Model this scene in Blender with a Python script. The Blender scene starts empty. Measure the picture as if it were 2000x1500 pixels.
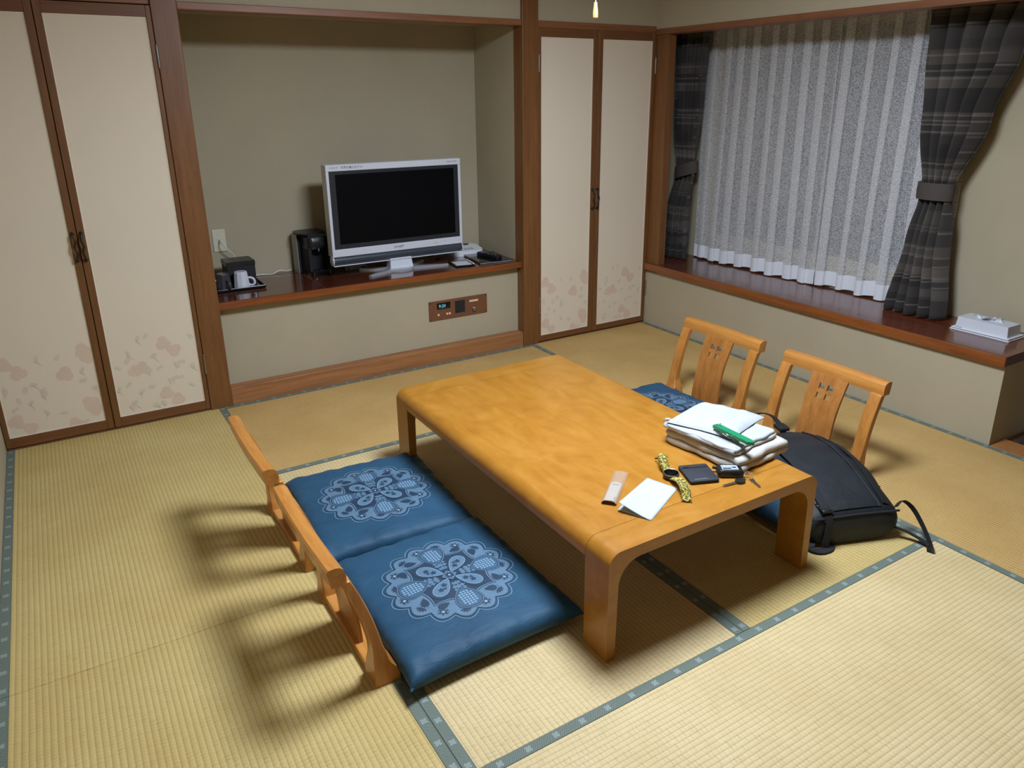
import bpy, bmesh, math, random
from mathutils import Vector, Matrix
PI = math.pi
SC = bpy.context.scene
COL = SC.collection

# ------------------------------------------------------------------ camera, world, exposure
CAM_LOC = (-3.36067, -3.80067, 1.48709)
YAW, PITCH, ROLL = -0.558897, 1.240943, -0.007076
F_PX, PPX, PPY = 1472.09, 1021.97, 690.06
cam_d = bpy.data.cameras.new('camera')
cam = bpy.data.objects.new('camera', cam_d); COL.objects.link(cam)
cam_d.sensor_width = 36.0; cam_d.sensor_fit = 'HORIZONTAL'
cam_d.lens = F_PX / 2000 * 36
cam_d.shift_x = -(PPX - 1000) / 2000
cam_d.shift_y = -(750 - PPY) / 2000
cam_d.clip_start = 0.05; cam_d.clip_end = 50
cam.matrix_world = Matrix.Translation(CAM_LOC) @ (Matrix.Rotation(YAW, 4, 'Z') @ Matrix.Rotation(PITCH, 4, 'X') @ Matrix.Rotation(ROLL, 4, 'Z'))
SC.camera = cam
world = bpy.data.worlds.new('world'); SC.world = world; world.use_nodes = True
world.node_tree.nodes['Background'].inputs[0].default_value = (0.02, 0.025, 0.04, 1)
world.node_tree.nodes['Background'].inputs[1].default_value = 0.3
SC.view_settings.view_transform = 'Standard'; SC.view_settings.look = 'None'
SC.view_settings.gamma = 1.0; SC.view_settings.use_curve_mapping = False
SC.view_settings.exposure = 0.0
LAMP_STRENGTH = 60.0          # emission of the ceiling lamp's diffuser
LAMP_COLOR = (0.92, 1.04, 1.24)
LAMP_POS = (-1.85, -2.08, 2.26)

random.seed(7)

# ------------------------------------------------------------------ mesh helpers
class MB:
    def __init__(s): s.v = []; s.f = []
    def add(s, vs, fs, M=None):
        o = len(s.v)
        s.v += [tuple(M @ Vector(p)) if M else tuple(p) for p in vs]
        s.f += [tuple(i + o for i in f) for f in fs]
        return s
    def box(s, lo, hi, bev=0.0, seg=2, M=None):
        if bev <= 0:
            x0, y0, z0 = lo; x1, y1, z1 = hi
            v = [(x0,y0,z0),(x1,y0,z0),(x1,y1,z0),(x0,y1,z0),(x0,y0,z1),(x1,y0,z1),(x1,y1,z1),(x0,y1,z1)]
            f = [(0,3,2,1),(4,5,6,7),(0,1,5,4),(1,2,6,5),(2,3,7,6),(3,0,4,7)]
            return s.add(v, f, M)
        bm = bmesh.new(); bmesh.ops.create_cube(bm, size=1)
        for v in bm.verts:
            v.co = Vector([(lo[i]+hi[i])/2 + v.co[i]*(hi[i]-lo[i]) for i in range(3)])
        bmesh.ops.bevel(bm, geom=bm.edges[:], offset=bev, segments=seg, affect='EDGES', profile=0.5)
        bm.verts.index_update()
        s.add([v.co[:] for v in bm.verts], [[v.index for v in f.verts] for f in bm.faces], M)
        bm.free(); return s
    def loft(s, rings, closed=True, cap0=True, cap1=True, M=None):
        n = len(rings[0]); vs = [p for r in rings for p in r]; fs = []
        for i in range(len(rings)-1):
            for j in range(n if closed else n-1):
                k = (j+1) % n
                fs.append((i*n+j, i*n+k, (i+1)*n+k, (i+1)*n+j))
        if cap0: fs.append(tuple(range(n-1, -1, -1)))
        if cap1: fs.append(tuple((len(rings)-1)*n + j for j in range(n)))
        return s.add(vs, fs, M)
    def tube(s, path, r, n=8, caps=True, closed=False, flat=None, M=None):
        """flat=(up vector, width, thickness): a strap instead of a round tube"""
        P = [Vector(p) for p in path]; m = len(P); rings = []; nrm = None
        for i, p in enumerate(P):
            if closed: t = P[(i+1) % m] - P[i-1]
            else: t = P[min(i+1, m-1)] - P[max(i-1, 0)]
            t.normalize()
            if nrm is None:
                a = Vector((0,0,1)) if abs(t.z) < .9 else Vector((1,0,0))
                nrm = t.cross(a).normalized()
            else:
                nrm = (nrm - t*nrm.dot(t)).normalized()
            if flat:
                side = t.cross(Vector(flat[0])).normalized(); up = side.cross(t).normalized()
                w, h = flat[1]/2, flat[2]/2
                rings.append([tuple(p+side*a*w+up*b*h) for a, b in ((-1,-1),(1,-1),(1,1),(-1,1))])
            else:
                b = t.cross(nrm); rr = r[i] if isinstance(r, (list, tuple)) else r
                rings.append([tuple(p + (nrm*math.cos(2*PI*k/n) + b*math.sin(2*PI*k/n))*rr) for k in range(n)])
        if closed:
            rings.append(rings[0]); return s.loft(rings, True, False, False, M)
        return s.loft(rings, True, caps, caps, M)
    def lathe(s, prof, n=24, c=(0,0,0), M=None):
        rings = [[(c[0]+r*math.cos(2*PI*k/n), c[1]+r*math.sin(2*PI*k/n), c[2]+z) for k in range(n)] for r, z in prof]
        return s.loft(rings, True, True, True, M)
    def prism(s, poly, d0, d1, M=None):
        """poly in local XY, extruded along local Z from d0 to d1"""
        n = len(poly)
        vs = [(x,y,d0) for x,y in poly] + [(x,y,d1) for x,y in poly]
        fs = [tuple(range(n-1,-1,-1)), tuple(range(n,2*n))] + [(i,(i+1)%n,n+(i+1)%n,n+i) for i in range(n)]
        return s.add(vs, fs, M)
    def grid(s, nu, nv, fn, M=None):
        vs = [fn(i/nu, j/nv) for j in range(nv+1) for i in range(nu+1)]
        fs = [(j*(nu+1)+i, j*(nu+1)+i+1, (j+1)*(nu+1)+i+1, (j+1)*(nu+1)+i) for j in range(nv) for i in range(nu)]
        return s.add(vs, fs, M)
    def sphere(s, c, r, n=12, m=8, M=None):
        rx, ry, rz = r if isinstance(r, (tuple, list)) else (r, r, r)
        rings = []
        for i in range(m+1):
            a = -PI/2 + PI*i/m; q = max(math.cos(a), .001)
            rings.append([(c[0]+rx*q*math.cos(2*PI*k/n), c[1]+ry*q*math.sin(2*PI*k/n), c[2]+rz*math.sin(a)) for k in range(n)])
        return s.loft(rings, True, True, True, M)
    def mesh(s, name, mat, smooth=None, uv=None):
        me = bpy.data.meshes.new(name); me.from_pydata(s.v, [], s.f); me.update()
        bm = bmesh.new(); bm.from_mesh(me); bmesh.ops.recalc_face_normals(bm, faces=bm.faces[:]); bm.to_mesh(me); bm.free()
        if mat: me.materials.append(mat)
        if smooth is not None:
            for p in me.polygons: p.use_smooth = True
            if smooth < 179: me.set_sharp_from_angle(angle=math.radians(smooth))
        return me
    def build(s, name, mat, parent=None, smooth=None, loc=None, rotz=None):
        o = bpy.data.objects.new(name, s.mesh(name, mat, smooth)); COL.objects.link(o)
        if parent: o.parent = parent
        if loc: o.location = loc
        if rotz: o.rotation_euler = (0,0,rotz)
        return o

def thing(name, label, cat, loc=(0,0,0), rotz=0.0, group=None):
    o = bpy.data.objects.new(name, None); COL.objects.link(o)
    o.empty_display_size = .05; o.location = loc; o.rotation_euler = (0,0,rotz)
    o['label'] = label; o['category'] = cat
    if group: o['group'] = group
    return o
def tag(o, label, cat, group=None):
    o['label'] = label; o['category'] = cat
    if group: o['group'] = group
    return o
def struct(o, label=None):
    o['kind'] = 'structure'
    if label: o['label'] = label
    return o
def sroot(name, label=None, loc=(0,0,0), rotz=0):
    o = bpy.data.objects.new(name, None); COL.objects.link(o); o.empty_display_size = .05
    o.location = loc; o.rotation_euler = (0,0,rotz)
    return struct(o, label)
def dup(root, loc, rotz, label, group=None):
    r = root.copy(); COL.objects.link(r); r.location = loc; r.rotation_euler = (0,0,rotz); r['label'] = label
    if group: r['group'] = group
    for ch in root.children:
        c = ch.copy(); COL.objects.link(c); c.parent = r
        for g in ch.children:
            d = g.copy(); COL.objects.link(d); d.parent = c
    return r
def text_part(name, body, size, mat, parent, M, align='CENTER', ext=0.0002):
    cu = bpy.data.curves.new(name, 'FONT'); cu.body = body; cu.size = size; cu.align_x = align; cu.align_y = 'CENTER'; cu.extrude = ext
    cu.resolution_u = 3
    t = bpy.data.objects.new(name, cu); COL.objects.link(t)
    dg = bpy.context.evaluated_depsgraph_get()
    me = bpy.data.meshes.new_from_object(t.evaluated_get(dg)); bpy.data.objects.remove(t)
    me.transform(M); me.materials.clear(); me.materials.append(mat); me.name = name
    o = bpy.data.objects.new(name, me); COL.objects.link(o); o.parent = parent
    return o
def bez(pts, n=8):
    """Catmull-Rom through the points"""
    P = [Vector(p) for p in pts]; out = []
    for i in range(len(P)-1):
        p0 = P[max(i-1,0)]; p1 = P[i]; p2 = P[i+1]; p3 = P[min(i+2, len(P)-1)]
        for k in range(n):
            t = k/n
            out.append(.5*((2*p1)+(p2-p0)*t+(2*p0-5*p1+4*p2-p3)*t*t+(3*p1-p0-3*p2+p3)*t**3))
    out.append(P[-1]); return out
def interp(tab, x):
    for (a, va), (b, vb) in zip(tab, tab[1:]):
        if x <= b:
            t = 0 if b == a else max(0, (x-a)/(b-a)); t = t*t*(3-2*t) if len(tab) > 2 else t
            return va+(vb-va)*t
    return tab[-1][1]
def arc(cx, cy, r, a0, a1, n=8):
    return [(cx+r*math.cos(a0+(a1-a0)*i/n), cy+r*math.sin(a0+(a1-a0)*i/n)) for i in range(n+1)]
def rrect(x0, y0, x1, y1, r, n=5):
    return (arc(x1-r, y1-r, r, 0, PI/2, n) + arc(x0+r, y1-r, r, PI/2, PI, n) + arc(x0+r, y0+r, r, PI, 1.5*PI, n) + arc(x1-r, y0+r, r, 1.5*PI, 2*PI, n))
M_XZ = Matrix(((1,0,0,0),(0,0,-1,0),(0,1,0,0),(0,0,0,1)))   # local XY -> world XZ, local Z -> -Y
M_YZ = Matrix(((0,0,1,0),(1,0,0,0),(0,1,0,0),(0,0,0,1)))    # local XY -> world YZ, local Z -> X

# ------------------------------------------------------------------ material helpers
def L(r, g, b):
    f = lambda c: (c/255/12.92) if c/255 <= .04045 else ((c/255+.055)/1.055)**2.4
    return (f(r), f(g), f(b), 1)
class NT:
    def __init__(s, name):
        s.m = bpy.data.materials.new(name); s.m.use_nodes = True; s.t = s.m.node_tree
        s.b = s.t.nodes['Principled BSDF']; s.out = s.t.nodes['Material Output']
    def n(s, typ, **kw):
        x = s.t.nodes.new(typ)
        for k, v in kw.items(): setattr(x, k, v)
        return x
    def _in(s, sock, v):
        if isinstance(v, bpy.types.NodeSocket): s.t.links.new(v, sock)
        elif v is not None: sock.default_value = v
    def math(s, op, a, b=None, c=None, clamp=False):
        x = s.n('ShaderNodeMath', operation=op, use_clamp=clamp)
        s._in(x.inputs[0], a)
        if b is not None: s._in(x.inputs[1], b)
        if c is not None: s._in(x.inputs[2], c)
        return x.outputs[0]
    def mix(s, f, a, b, mode='MIX'):
        x = s.n('ShaderNodeMix', data_type='RGBA', blend_type=mode)
        s._in(x.inputs[0], f); s._in(x.inputs[6], a); s._in(x.inputs[7], b)
        return x.outputs[2]
    def obj(s): return s.n('ShaderNodeTexCoord').outputs['Object']
    def uv(s): return s.n('ShaderNodeTexCoord').outputs['UV']
    def mapping(s, v, scale=(1,1,1), loc=(0,0,0), rot=(0,0,0)):
        x = s.n('ShaderNodeMapping'); s._in(x.inputs[0], v)
        x.inputs['Scale'].default_value = scale; x.inputs['Location'].default_value = loc; x.inputs['Rotation'].default_value = rot
        return x.outputs[0]
    def noise(s, v, scale=5, detail=3, rough=.5, dist=0):
        x = s.n('ShaderNodeTexNoise'); s._in(x.inputs['Vector'], v)
        x.inputs['Scale'].default_value = scale; x.inputs['Detail'].default_value = detail
        x.inputs['Roughness'].default_value = rough; x.inputs['Distortion'].default_value = dist
        return x.outputs[0]
    def ramp(s, f, stops):
        x = s.n('ShaderNodeValToRGB'); s._in(x.inputs[0], f); cr = x.color_ramp
        while len(cr.elements) < len(stops): cr.elements.new(.5)
        for e, (p, c) in zip(cr.elements, stops): e.position = p; e.color = c if len(c) == 4 else (*c, 1)
        return x.outputs[0]
    def rng(s, v, a, b, c=0., d=1.):
        x = s.n('ShaderNodeMapRange'); s._in(x.inputs[0], v)
        for i, q in enumerate((a, b, c, d)): x.inputs[i+1].default_value = q
        return x.outputs[0]
    def sep(s, v):
        x = s.n('ShaderNodeSeparateXYZ'); s._in(x.inputs[0], v); return x.outputs
    def bump(s, h, strength=.3, dist=.002):
        x = s.n('ShaderNodeBump'); s._in(x.inputs['Height'], h)
        x.inputs['Strength'].default_value = strength; x.inputs['Distance'].default_value = dist
        s.t.links.new(x.outputs[0], s.b.inputs['Normal'])
    def set(s, color=None, rough=None, metal=None, coat=None, spec=None, **kw):
        if color is not None: s._in(s.b.inputs['Base Color'], color)
        if rough is not None: s._in(s.b.inputs['Roughness'], rough)
        if metal is not None: s.b.inputs['Metallic'].default_value = metal
        if spec is not None: s.b.inputs['Specular IOR Level'].default_value = spec
        if coat is not None:
            s.b.inputs['Coat Weight'].default_value = coat; s.b.inputs['Coat Roughness'].default_value = .08
        for k, v in kw.items(): s._in(s.b.inputs[k.replace('_', ' ')], v)
        return s.m

def plain(name, col, rough=.5, metal=0, var=.06, scale=40, bump=0, coat=None, spec=None):
    k = NT(name); v = k.obj(); n = k.noise(v, scale, 4, .6)
    c = k.mix(k.rng(n, .3, .7), tuple(x*(1-var) for x in col[:3])+(1,), tuple(min(1, x*(1+var)) for x in col[:3])+(1,))
    if bump: k.bump(n, bump, .002)
    return k.set(c, rough, metal, coat, spec)

def wood(name, c1, c2, axis='X', rough=.4, coat=None, fine=1.0, big=1.0, spec=None, bump=.12):
    k = NT(name); v = k.obj()
    lo, hi = 1.2, 26.0
    sc = {'X': (lo, hi, hi), 'Y': (hi, lo, hi), 'Z': (hi, hi, lo)}[axis]
    m = k.mapping(v, tuple(q*fine for q in sc))
    n1 = k.noise(m, 1.6, 6, .6, .6)
    sb = {'X': (.5, 5, 5), 'Y': (5, .5, 5), 'Z': (5, 5, .5)}[axis]
    n2 = k.noise(k.mapping(v, tuple(q*big for q in sb)), 1.5, 3, .5, 1.2)
    rings = k.math('FRACT', k.math('MULTIPLY', n2, 9.0))
    rings = k.math('POWER', rings, 3.0)
    f = k.math('ADD', k.math('MULTIPLY', k.rng(n1, .3, .7), .75), k.math('MULTIPLY', rings, .25), clamp=True)
    c = k.ramp(f, [(0.0, c1), (1.0, c2)])
    fib = k.noise(k.mapping(v, tuple(q*8*fine for q in sc)), 3, 2, .5)
    c = k.mix(k.rng(fib, .25, .55, .22, 0.), c, tuple(x*.45 for x in c2[:3])+(1,))
    k.bump(fib, bump, .001)
    return k.set(c, rough, 0, coat, spec)

# ------------------------------------------------------------------ materials
def make_tatami(name, c_hi, c_lo):
    k = NT(name); v = k.obj(); x, y, z = k.sep(v)
    yy = k.math('ADD', y, k.math('MULTIPLY', k.math('SUBTRACT', k.noise(k.mapping(v, (3, 3, 3)), 1.5, 2), .5), .0035))
    s = k.math('SINE', k.math('MULTIPLY', yy, 2*PI/.0152))
    h = k.math('POWER', k.math('ABSOLUTE', k.math('MULTIPLY_ADD', s, .5, .5)), .55)          # wide ribs, narrow grooves
    groove = k.rng(h, .0, .42, 1., 0.)
    # rush stalks lie across the ribs: fine lines and short darker dashes
    cell = k.math('FLOOR', k.math('DIVIDE', yy, .0152))
    comb = k.n('ShaderNodeCombineXYZ'); k._in(comb.inputs[0], k.math('MULTIPLY', x, 260)); k._in(comb.inputs[1], k.math('MULTIPLY', cell, 3.7))
    st = k.noise(comb.outputs[0], 1.0, 3, .65)
    wn = k.n('ShaderNodeTexWhiteNoise', noise_dimensions='1D'); k._in(wn.inputs['W'], cell)
    tt = k.math('ADD', k.math('ADD', k.math('DIVIDE', x, .0125), k.math('MULTIPLY', wn.outputs[0], 10.)), k.math('MULTIPLY', st, 1.6))
    line = k.rng(k.math('ABSOLUTE', k.math('SUBTRACT', k.math('FRACT', tt), .5)), .40, .48, 0., 1.)
    dash = k.math('ADD', k.math('MULTIPLY', k.rng(st, .58, .72, 0., 1.), .6), k.math('MULTIPLY', line, .8), clamp=True)
    comb2 = k.n('ShaderNodeCombineXYZ'); k._in(comb2.inputs[0], k.math('MULTIPLY', x, 700)); k._in(comb2.inputs[1], k.math('MULTIPLY', yy, 14))
    fine = k.noise(comb2.outputs[0], 1.0, 2, .5)
    big = k.noise(v, 2.3, 3, .6)
    c = k.mix(k.rng(big, .3, .7), c_lo, c_hi)
    c = k.mix(k.rng(fine, .25, .75, .0, .30), c, tuple(q*.62 for q in c_lo[:3])+(1,))
    c = k.mix(k.math('MULTIPLY', dash, .36), c, tuple(q*.5 for q in c_lo[:3])+(1,))
    c = k.mix(k.math('MULTIPLY', groove, .42), c, tuple(q*.42 for q in c_lo[:3])+(1,))
    hh = k.math('ADD', k.math('MULTIPLY', h, .8), k.math('MULTIPLY', st, .25))
    k.bump(k.math('SUBTRACT', hh, k.math('MULTIPLY', dash, .25)), .6, .0024)
    return k.set(c, .62, spec=.35)
T1 = make_tatami('tatami_pale', L(210,187,123), L(196,168,103))
T2 = make_tatami('tatami_golden', L(211,174,110), L(191,155,92))
T3 = make_tatami('tatami_cream', L(223,202,153), L(209,183,129))

def make_heri():
    k = NT('green_cloth_border'); v = k.obj(); x, y, z = k.sep(v)
    p = .080
    dx = k.math('MULTIPLY', k.math('SUBTRACT', k.math('FRACT', k.math('DIVIDE', x, p)), .5), p)
    r = k.math('SQRT', k.math('ADD', k.math('MULTIPLY', dx, dx), k.math('MULTIPLY', y, y)))
    th = k.math('ARCTAN2', y, dx)
    lim = k.math('MULTIPLY_ADD', k.math('SQRT', k.math('ABSOLUTE', k.math('SINE', k.math('MULTIPLY', th, 2.0)))), .0075, .0030)
    fl = k.math('LESS_THAN', r, lim)
    wv = k.n('ShaderNodeTexWave', bands_direction='X'); k._in(wv.inputs['Vector'], k.mapping(v, (1, 1, 1), rot=(0, 0, math.radians(38))))
    wv.inputs['Scale'].default_value = 70; wv.inputs['Distortion'].default_value = 5; wv.inputs['Detail'].default_value = 2; wv.inputs['Detail Scale'].default_value = .6
    c = k.mix(k.rng(wv.outputs[1], .05, .30, 1., 0.), L(110,121,108), L(66,76,68))
    c = k.mix(k.math('MULTIPLY', fl, .75), c, L(142,154,148))
    edge = k.rng(k.math('ABSOLUTE', y), .0135, .0150)
    c = k.mix(k.math('MULTIPLY', edge, .6), c, L(45,58,54))
    n = k.noise(v, 900, 2); k.bump(n, .25, .001)
    return k.set(c, .75)
HERI = make_heri()

def make_wall(name, c, warm=.05):
    k = NT(name); v = k.obj()
    n = k.noise(v, 1.6, 4, .6); fine = k.noise(v, 260, 3, .7)
    col = k.mix(k.rng(n, .3, .7), tuple(q*(1-warm) for q in c[:3])+(1,), tuple(q*(1+warm) for q in c[:3])+(1,))
    k.bump(fine, .10, .001)
    return k.set(col, .85, spec=.2)
WALL = make_wall('khaki_plaster', L(173,162,136))
CEIL = make_wall('pale_ceiling', L(205,195,175))
PAPER = make_wall('cream_door_paper', L(222,208,184), .02)
EDGEP = plain('cream_edge_strip', L(232,220,196), .6)
PRINT_A = plain('pink_petal_print', L(214,190,168), .8, var=.04, scale=14)
PRINT_B = plain('taupe_leaf_print', L(210,196,175), .8, var=.05, scale=14)
POST = wood('brown_post_wood', L(130,86,44), L(104,64,30), 'Z', .42, fine=1.2)
POSTX = wood('brown_lintel_wood', L(150,98,60), L(118,74,44), 'X', .45, fine=1.2)
POSTY = wood('brown_lintel_wood_side', L(140,90,58), L(108,68,44), 'Y', .45, fine=1.2)
DFR_Z = wood('door_frame_wood', L(124,82,42), L(96,58,28), 'Z', .45, fine=1.5)
DFR_X = wood('door_rail_wood', L(122,78,42), L(96,58,30), 'X', .45, fine=1.5)
BEAM = wood('worn_beam_wood', L(172,120,74), L(128,80,44), 'X', .5, fine=.8, bump=.3)
LACQ = wood('dark_lacquered_wood', L(96,46,30), L(62,28,18), 'X', .16, coat=.6, fine=.6)
LACQY = wood('dark_lacquered_wood_side', L(112,54,32), L(74,33,18), 'Y', .20, coat=.35, fine=.6)
LEDGE = wood('orange_edge_wood', L(150,82,34), L(112,56,22), 'X', .35, coat=.3)
LEDGEY = wood('orange_edge_wood_side', L(150,86,38), L(106,54,22), 'Y', .35, coat=.3)
def make_table(name, axis):
    k = NT(name); v = k.obj()
    s1 = (22, 5, 22) if axis == 'Y' else (5, 22, 22)
    n1 = k.noise(k.mapping(v, s1), 1.0, 6, .62, .7)
    n2 = k.noise(k.mapping(v, (1, 1, 1), rot=(0, 0, .5)), 6.5, 5, .65, 1.2)
    n3 = k.noise(k.mapping(v, (60, 9, 60) if axis == 'Y' else (9, 60, 60)), 1.2, 3, .6)
    c = k.ramp(k.math('ADD', k.math('MULTIPLY', k.rng(n1, .25, .75), .55), k.math('MULTIPLY', k.rng(n2, .3, .7), .45)),
               [(.1, L(153,98,26)), (.5, L(168,113,35)), (.95, L(180,128,53))])
    c = k.mix(k.rng(n3, .55, .75, 0., .22), c, L(144,86,22))
    k.bump(n3, .05, .001)
    return k.set(c, k.rng(n1, .3, .7, .30, .42), 0, .10)
TABLE_Y = make_table('honey_maple_top', 'Y'); TABLE_X = make_table('honey_maple_end', 'X')
CH_Y = wood('oak_rail', L(206,142,66), L(164,102,40), 'Y', .38, coat=.2, fine=.8, bump=.25)
CH_Z = wood('oak_stile', L(200,136,62), L(160,98,38), 'Z', .38, coat=.2, fine=.8, bump=.25)
CH_S = wood('oak_splat', L(188,124,58), L(142,86,34), 'Z', .4, coat=.2, fine=.7, big=1.6, bump=.35)
PLY = wood('plywood_seat', L(176,120,66), L(140,90,46), 'X', .5)
def make_blue():
    k = NT('indigo_satin'); v = k.obj()
    n = k.noise(v, 7, 4, .6); f = k.noise(k.mapping(v, (200, 900, 300)), 1, 2)
    c = k.mix(k.rng(n, .3, .7), L(34,68,92), L(44,82,107))
    wr = k.noise(k.mapping(v, (10, 26, 10)), 1.3, 4, .6, .8)
    k.bump(k.math('ADD', k.math('MULTIPLY', wr, .8), k.math('MULTIPLY', f, .1)), .35, .01)
    return k.set(c, .55, spec=.22, Sheen_Weight=.12, Sheen_Roughness=.4, Sheen_Tint=L(120,170,215))
BLUE = make_blue()
INK = plain('pale_blue_print', L(86,116,138), .55, var=.08, scale=60)
INKM = plain('mid_blue_print', L(56,92,118), .55, var=.08, scale=60)
INK2 = plain('light_blue_line', L(132,162,182), .55, var=.05, scale=60)
INKD = plain('dark_indigo_print', L(28,54,76), .55, var=.08, scale=60)
def make_drape():
    k = NT('striped_dark_drape'); u = k.uv()
    def brick(w, h, off, loc, freq):
        br = k.n('ShaderNodeTexBrick', offset=off, offset_frequency=freq)
        k._in(br.inputs['Vector'], k.mapping(u, (1, 1, 1), loc))
        br.inputs['Color1'].default_value = (0, 0, 0, 1); br.inputs['Color2'].default_value = (1, 1, 1, 1); br.inputs['Mortar'].default_value = (.4, .4, .4, 1)
        br.inputs['Scale'].default_value = 1.0; br.inputs['Mortar Size'].default_value = .0; br.inputs['Brick Width'].default_value = w; br.inputs['Row Height'].default_value = h
        return br.outputs[0]
    b1 = brick(1.9, .052, .37, (.2, .011, 0), 2); b2 = brick(.42, .104, .43, (.13, .31, 0), 2); b3 = brick(1.1, .0085, .6, (.4, .7, 0), 3)
    f = k.math('ADD', k.math('MULTIPLY', b1, .62), k.math('MULTIPLY', b2, .38))
    c = k.ramp(f, [(.05, L(40,37,35)), (.45, L(56,52,48)), (.75, L(82,76,69)), (.95, L(102,94,86))])
    c = k.mix(k.math('MULTIPLY', k.rng(b3, .88, .93), .45), c, L(124,114,104))
    n = k.noise(k.mapping(u, (300, 1200, 1)), 1, 2); k.bump(n, .2, .001)
    return k.set(c, .85, Sheen_Weight=.1)
DRAPE = make_drape()
TIE = plain('grey_tieback_cloth', L(70,63,58), .8)
def make_lace():
    k = NT('white_lace'); u = k.uv()
    vor = k.n('ShaderNodeTexVoronoi'); k._in(vor.inputs['Vector'], u); vor.inputs['Scale'].default_value = 210
    n = k.noise(u, 330, 2, .6)
    hole = k.rng(k.math('ADD', k.math('MULTIPLY', vor.outputs[0], .7), k.math('MULTIPLY', n, .7)), .50, .82, .16, .66)
    tr = k.n('ShaderNodeBsdfTransparent'); df = k.n('ShaderNodeBsdfDiffuse'); tl = k.n('ShaderNodeBsdfTranslucent')
    df.inputs[0].default_value = L(244,244,244); tl.inputs[0].default_value = L(212,212,214)
    m1 = k.n('ShaderNodeMixShader'); m1.inputs[0].default_value = .3; k.t.links.new(df.outputs[0], m1.inputs[1]); k.t.links.new(tl.outputs[0], m1.inputs[2])
    m2 = k.n('ShaderNodeMixShader'); k._in(m2.inputs[0], hole); k.t.links.new(m1.outputs[0], m2.inputs[1]); k.t.links.new(tr.outputs[0], m2.inputs[2])
    k.t.links.new(m2.outputs[0], k.out.inputs[0])
    return k.m
LACE = make_lace()
HEM = plain('white_lace_hem', L(226,228,232), .8, var=.08, scale=300)
BLACK = plain('black_plastic', L(26,27,29), .35, var=.1)
BLACKM = plain('black_matte', L(20,21,23), .7, var=.1)
GLOSSB = plain('black_gloss', L(10,12,16), .12, var=.1, coat=.3)
SCREEN = plain('dark_screen', L(7,8,11), .35, var=.1, spec=.12)
BEZEL = plain('charcoal_bezel', L(38,42,48), .35)
SPEAK = plain('charcoal_speaker_bar', L(58,64,72), .32, coat=.2)
WHITEP = plain('white_plastic', L(222,224,228), .4, var=.02)
WHITEG = plain('silver_white_plastic', L(205,208,214), .35, var=.02)
CHROME = plain('brushed_chrome', L(190,192,198), .28, .55, var=.03)
STEEL = plain('steel', L(160,158,150), .3, 1)
BRONZE = plain('dark_bronze', L(62,52,42), .42, .7)
GREYP = plain('grey_plastic', L(128,128,124), .5)
BEIGE = plain('beige_plate_plastic', L(206,200,176), .45, var=.02)
CORD = plain('white_cord', L(214,210,198), .5)
COPPER = plain('brown_metal_plate', L(128,86,62), .42, .35, var=.05)
BUTTON = plain('pale_button', L(226,196,168), .5)
PAPERW = plain('white_card', L(184,194,197), .6, var=.01)
KRAFT = plain('kraft_paper', L(160,128,98), .7, var=.06, scale=80, bump=.1)
LABELP = plain('pale_label_print', L(168,158,145), .6, var=.02)
DARKINK = plain('dark_print', L(60,58,56), .6)
GREYINK = plain('grey_print', L(120,122,126), .6)
TOWEL = plain('white_terry', L(190,186,177), .95, var=.10, scale=260, bump=1.0)
COTTON = plain('white_cotton', L(176,180,184), .8, var=.02, scale=90, bump=.15)
GREEN = plain('green_plastic', L(22,132,86), .3, var=.05, coat=.2)
LCD = plain('grey_lcd', L(168,176,184), .2, var=.35, scale=180, coat=.5)
WALLET = plain('black_nylon', L(34,37,44), .6, var=.15, scale=300, bump=.3)
def make_bagcloth():
    k = NT('navy_black_nylon'); v = k.obj()
    n = k.noise(v, 9, 4, .6, .4); f = k.noise(v, 700, 2)
    c = k.mix(k.rng(n, .3, .7), L(20,24,28), L(32,37,42))
    k.bump(k.math('ADD', n, k.math('MULTIPLY', f, .12)), .4, .012)
    return k.set(c, .55, spec=.4)
BAG = make_bagcloth()
STRAP = plain('black_webbing', L(22,23,26), .75, var=.15, scale=500, bump=.3)
def make_para():
    k = NT('camouflage_cord'); v = k.obj()
    n = k.noise(v, 160, 2, .6)
    c = k.ramp(n, [(.36, L(36,34,20)), (.47, L(120,112,48)), (.56, L(206,190,92)), (.68, L(226,206,130))])
    return k.set(c, .7)
PARA = make_para()
DGLASS = plain('night_window_glass', L(26,32,42), .06, var=.05, spec=.5)
ALU = plain('bronze_aluminium', L(86,80,72), .4, .5)
TANK = plain('smoky_tank', L(150,150,146), .25)
BULBW = plain('bob_wood', L(206,160,96), .45)
def emit(name, col, st):
    k = NT(name); k.set(col, .5); k.b.inputs['Emission Color'].default_value = col; k.b.inputs['Emission Strength'].default_value = st
    return k.m
LAMPM = emit('lit_diffuser', (*LAMP_COLOR, 1), LAMP_STRENGTH)
CLOCK = emit('clock_digits', L(110,200,225), .45)

# ------------------------------------------------------------------ the room: grid lines of the mats
XW, X3, X2, X1, XE = -3.702, -2.771, -1.856, -0.930, 0.0
Y1, Y2, Y3, Y4 = -0.875, -1.735, -2.597, -3.464
CEIL_Z = 2.40
floor = struct(MB().box((XW-.05, -5.2, -.16), (.0, .75, -.036)).build('floor', PLY))
def tatami(x0, x1, y0, y1, axis, mat):
    Lh = ((x1-x0) if axis == 'X' else (y1-y0))/2 - .0006; W = ((y1-y0) if axis == 'X' else (x1-x0))/2 - .0006
    o = MB().box((-Lh, -W, -.034), (Lh, W, 0), .0012, 1).build('tatami_mat', mat, floor, loc=((x0+x1)/2, (y0+y1)/2, 0), rotz=0 if axis == 'X' else PI/2)
    for s in (-1, 1):
        MB().box((-Lh, -.0152, -.033), (Lh, .0152, .0014), .0007, 1).build('cloth_border', HERI, o, loc=(0, s*(W-.0150), 0))
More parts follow.
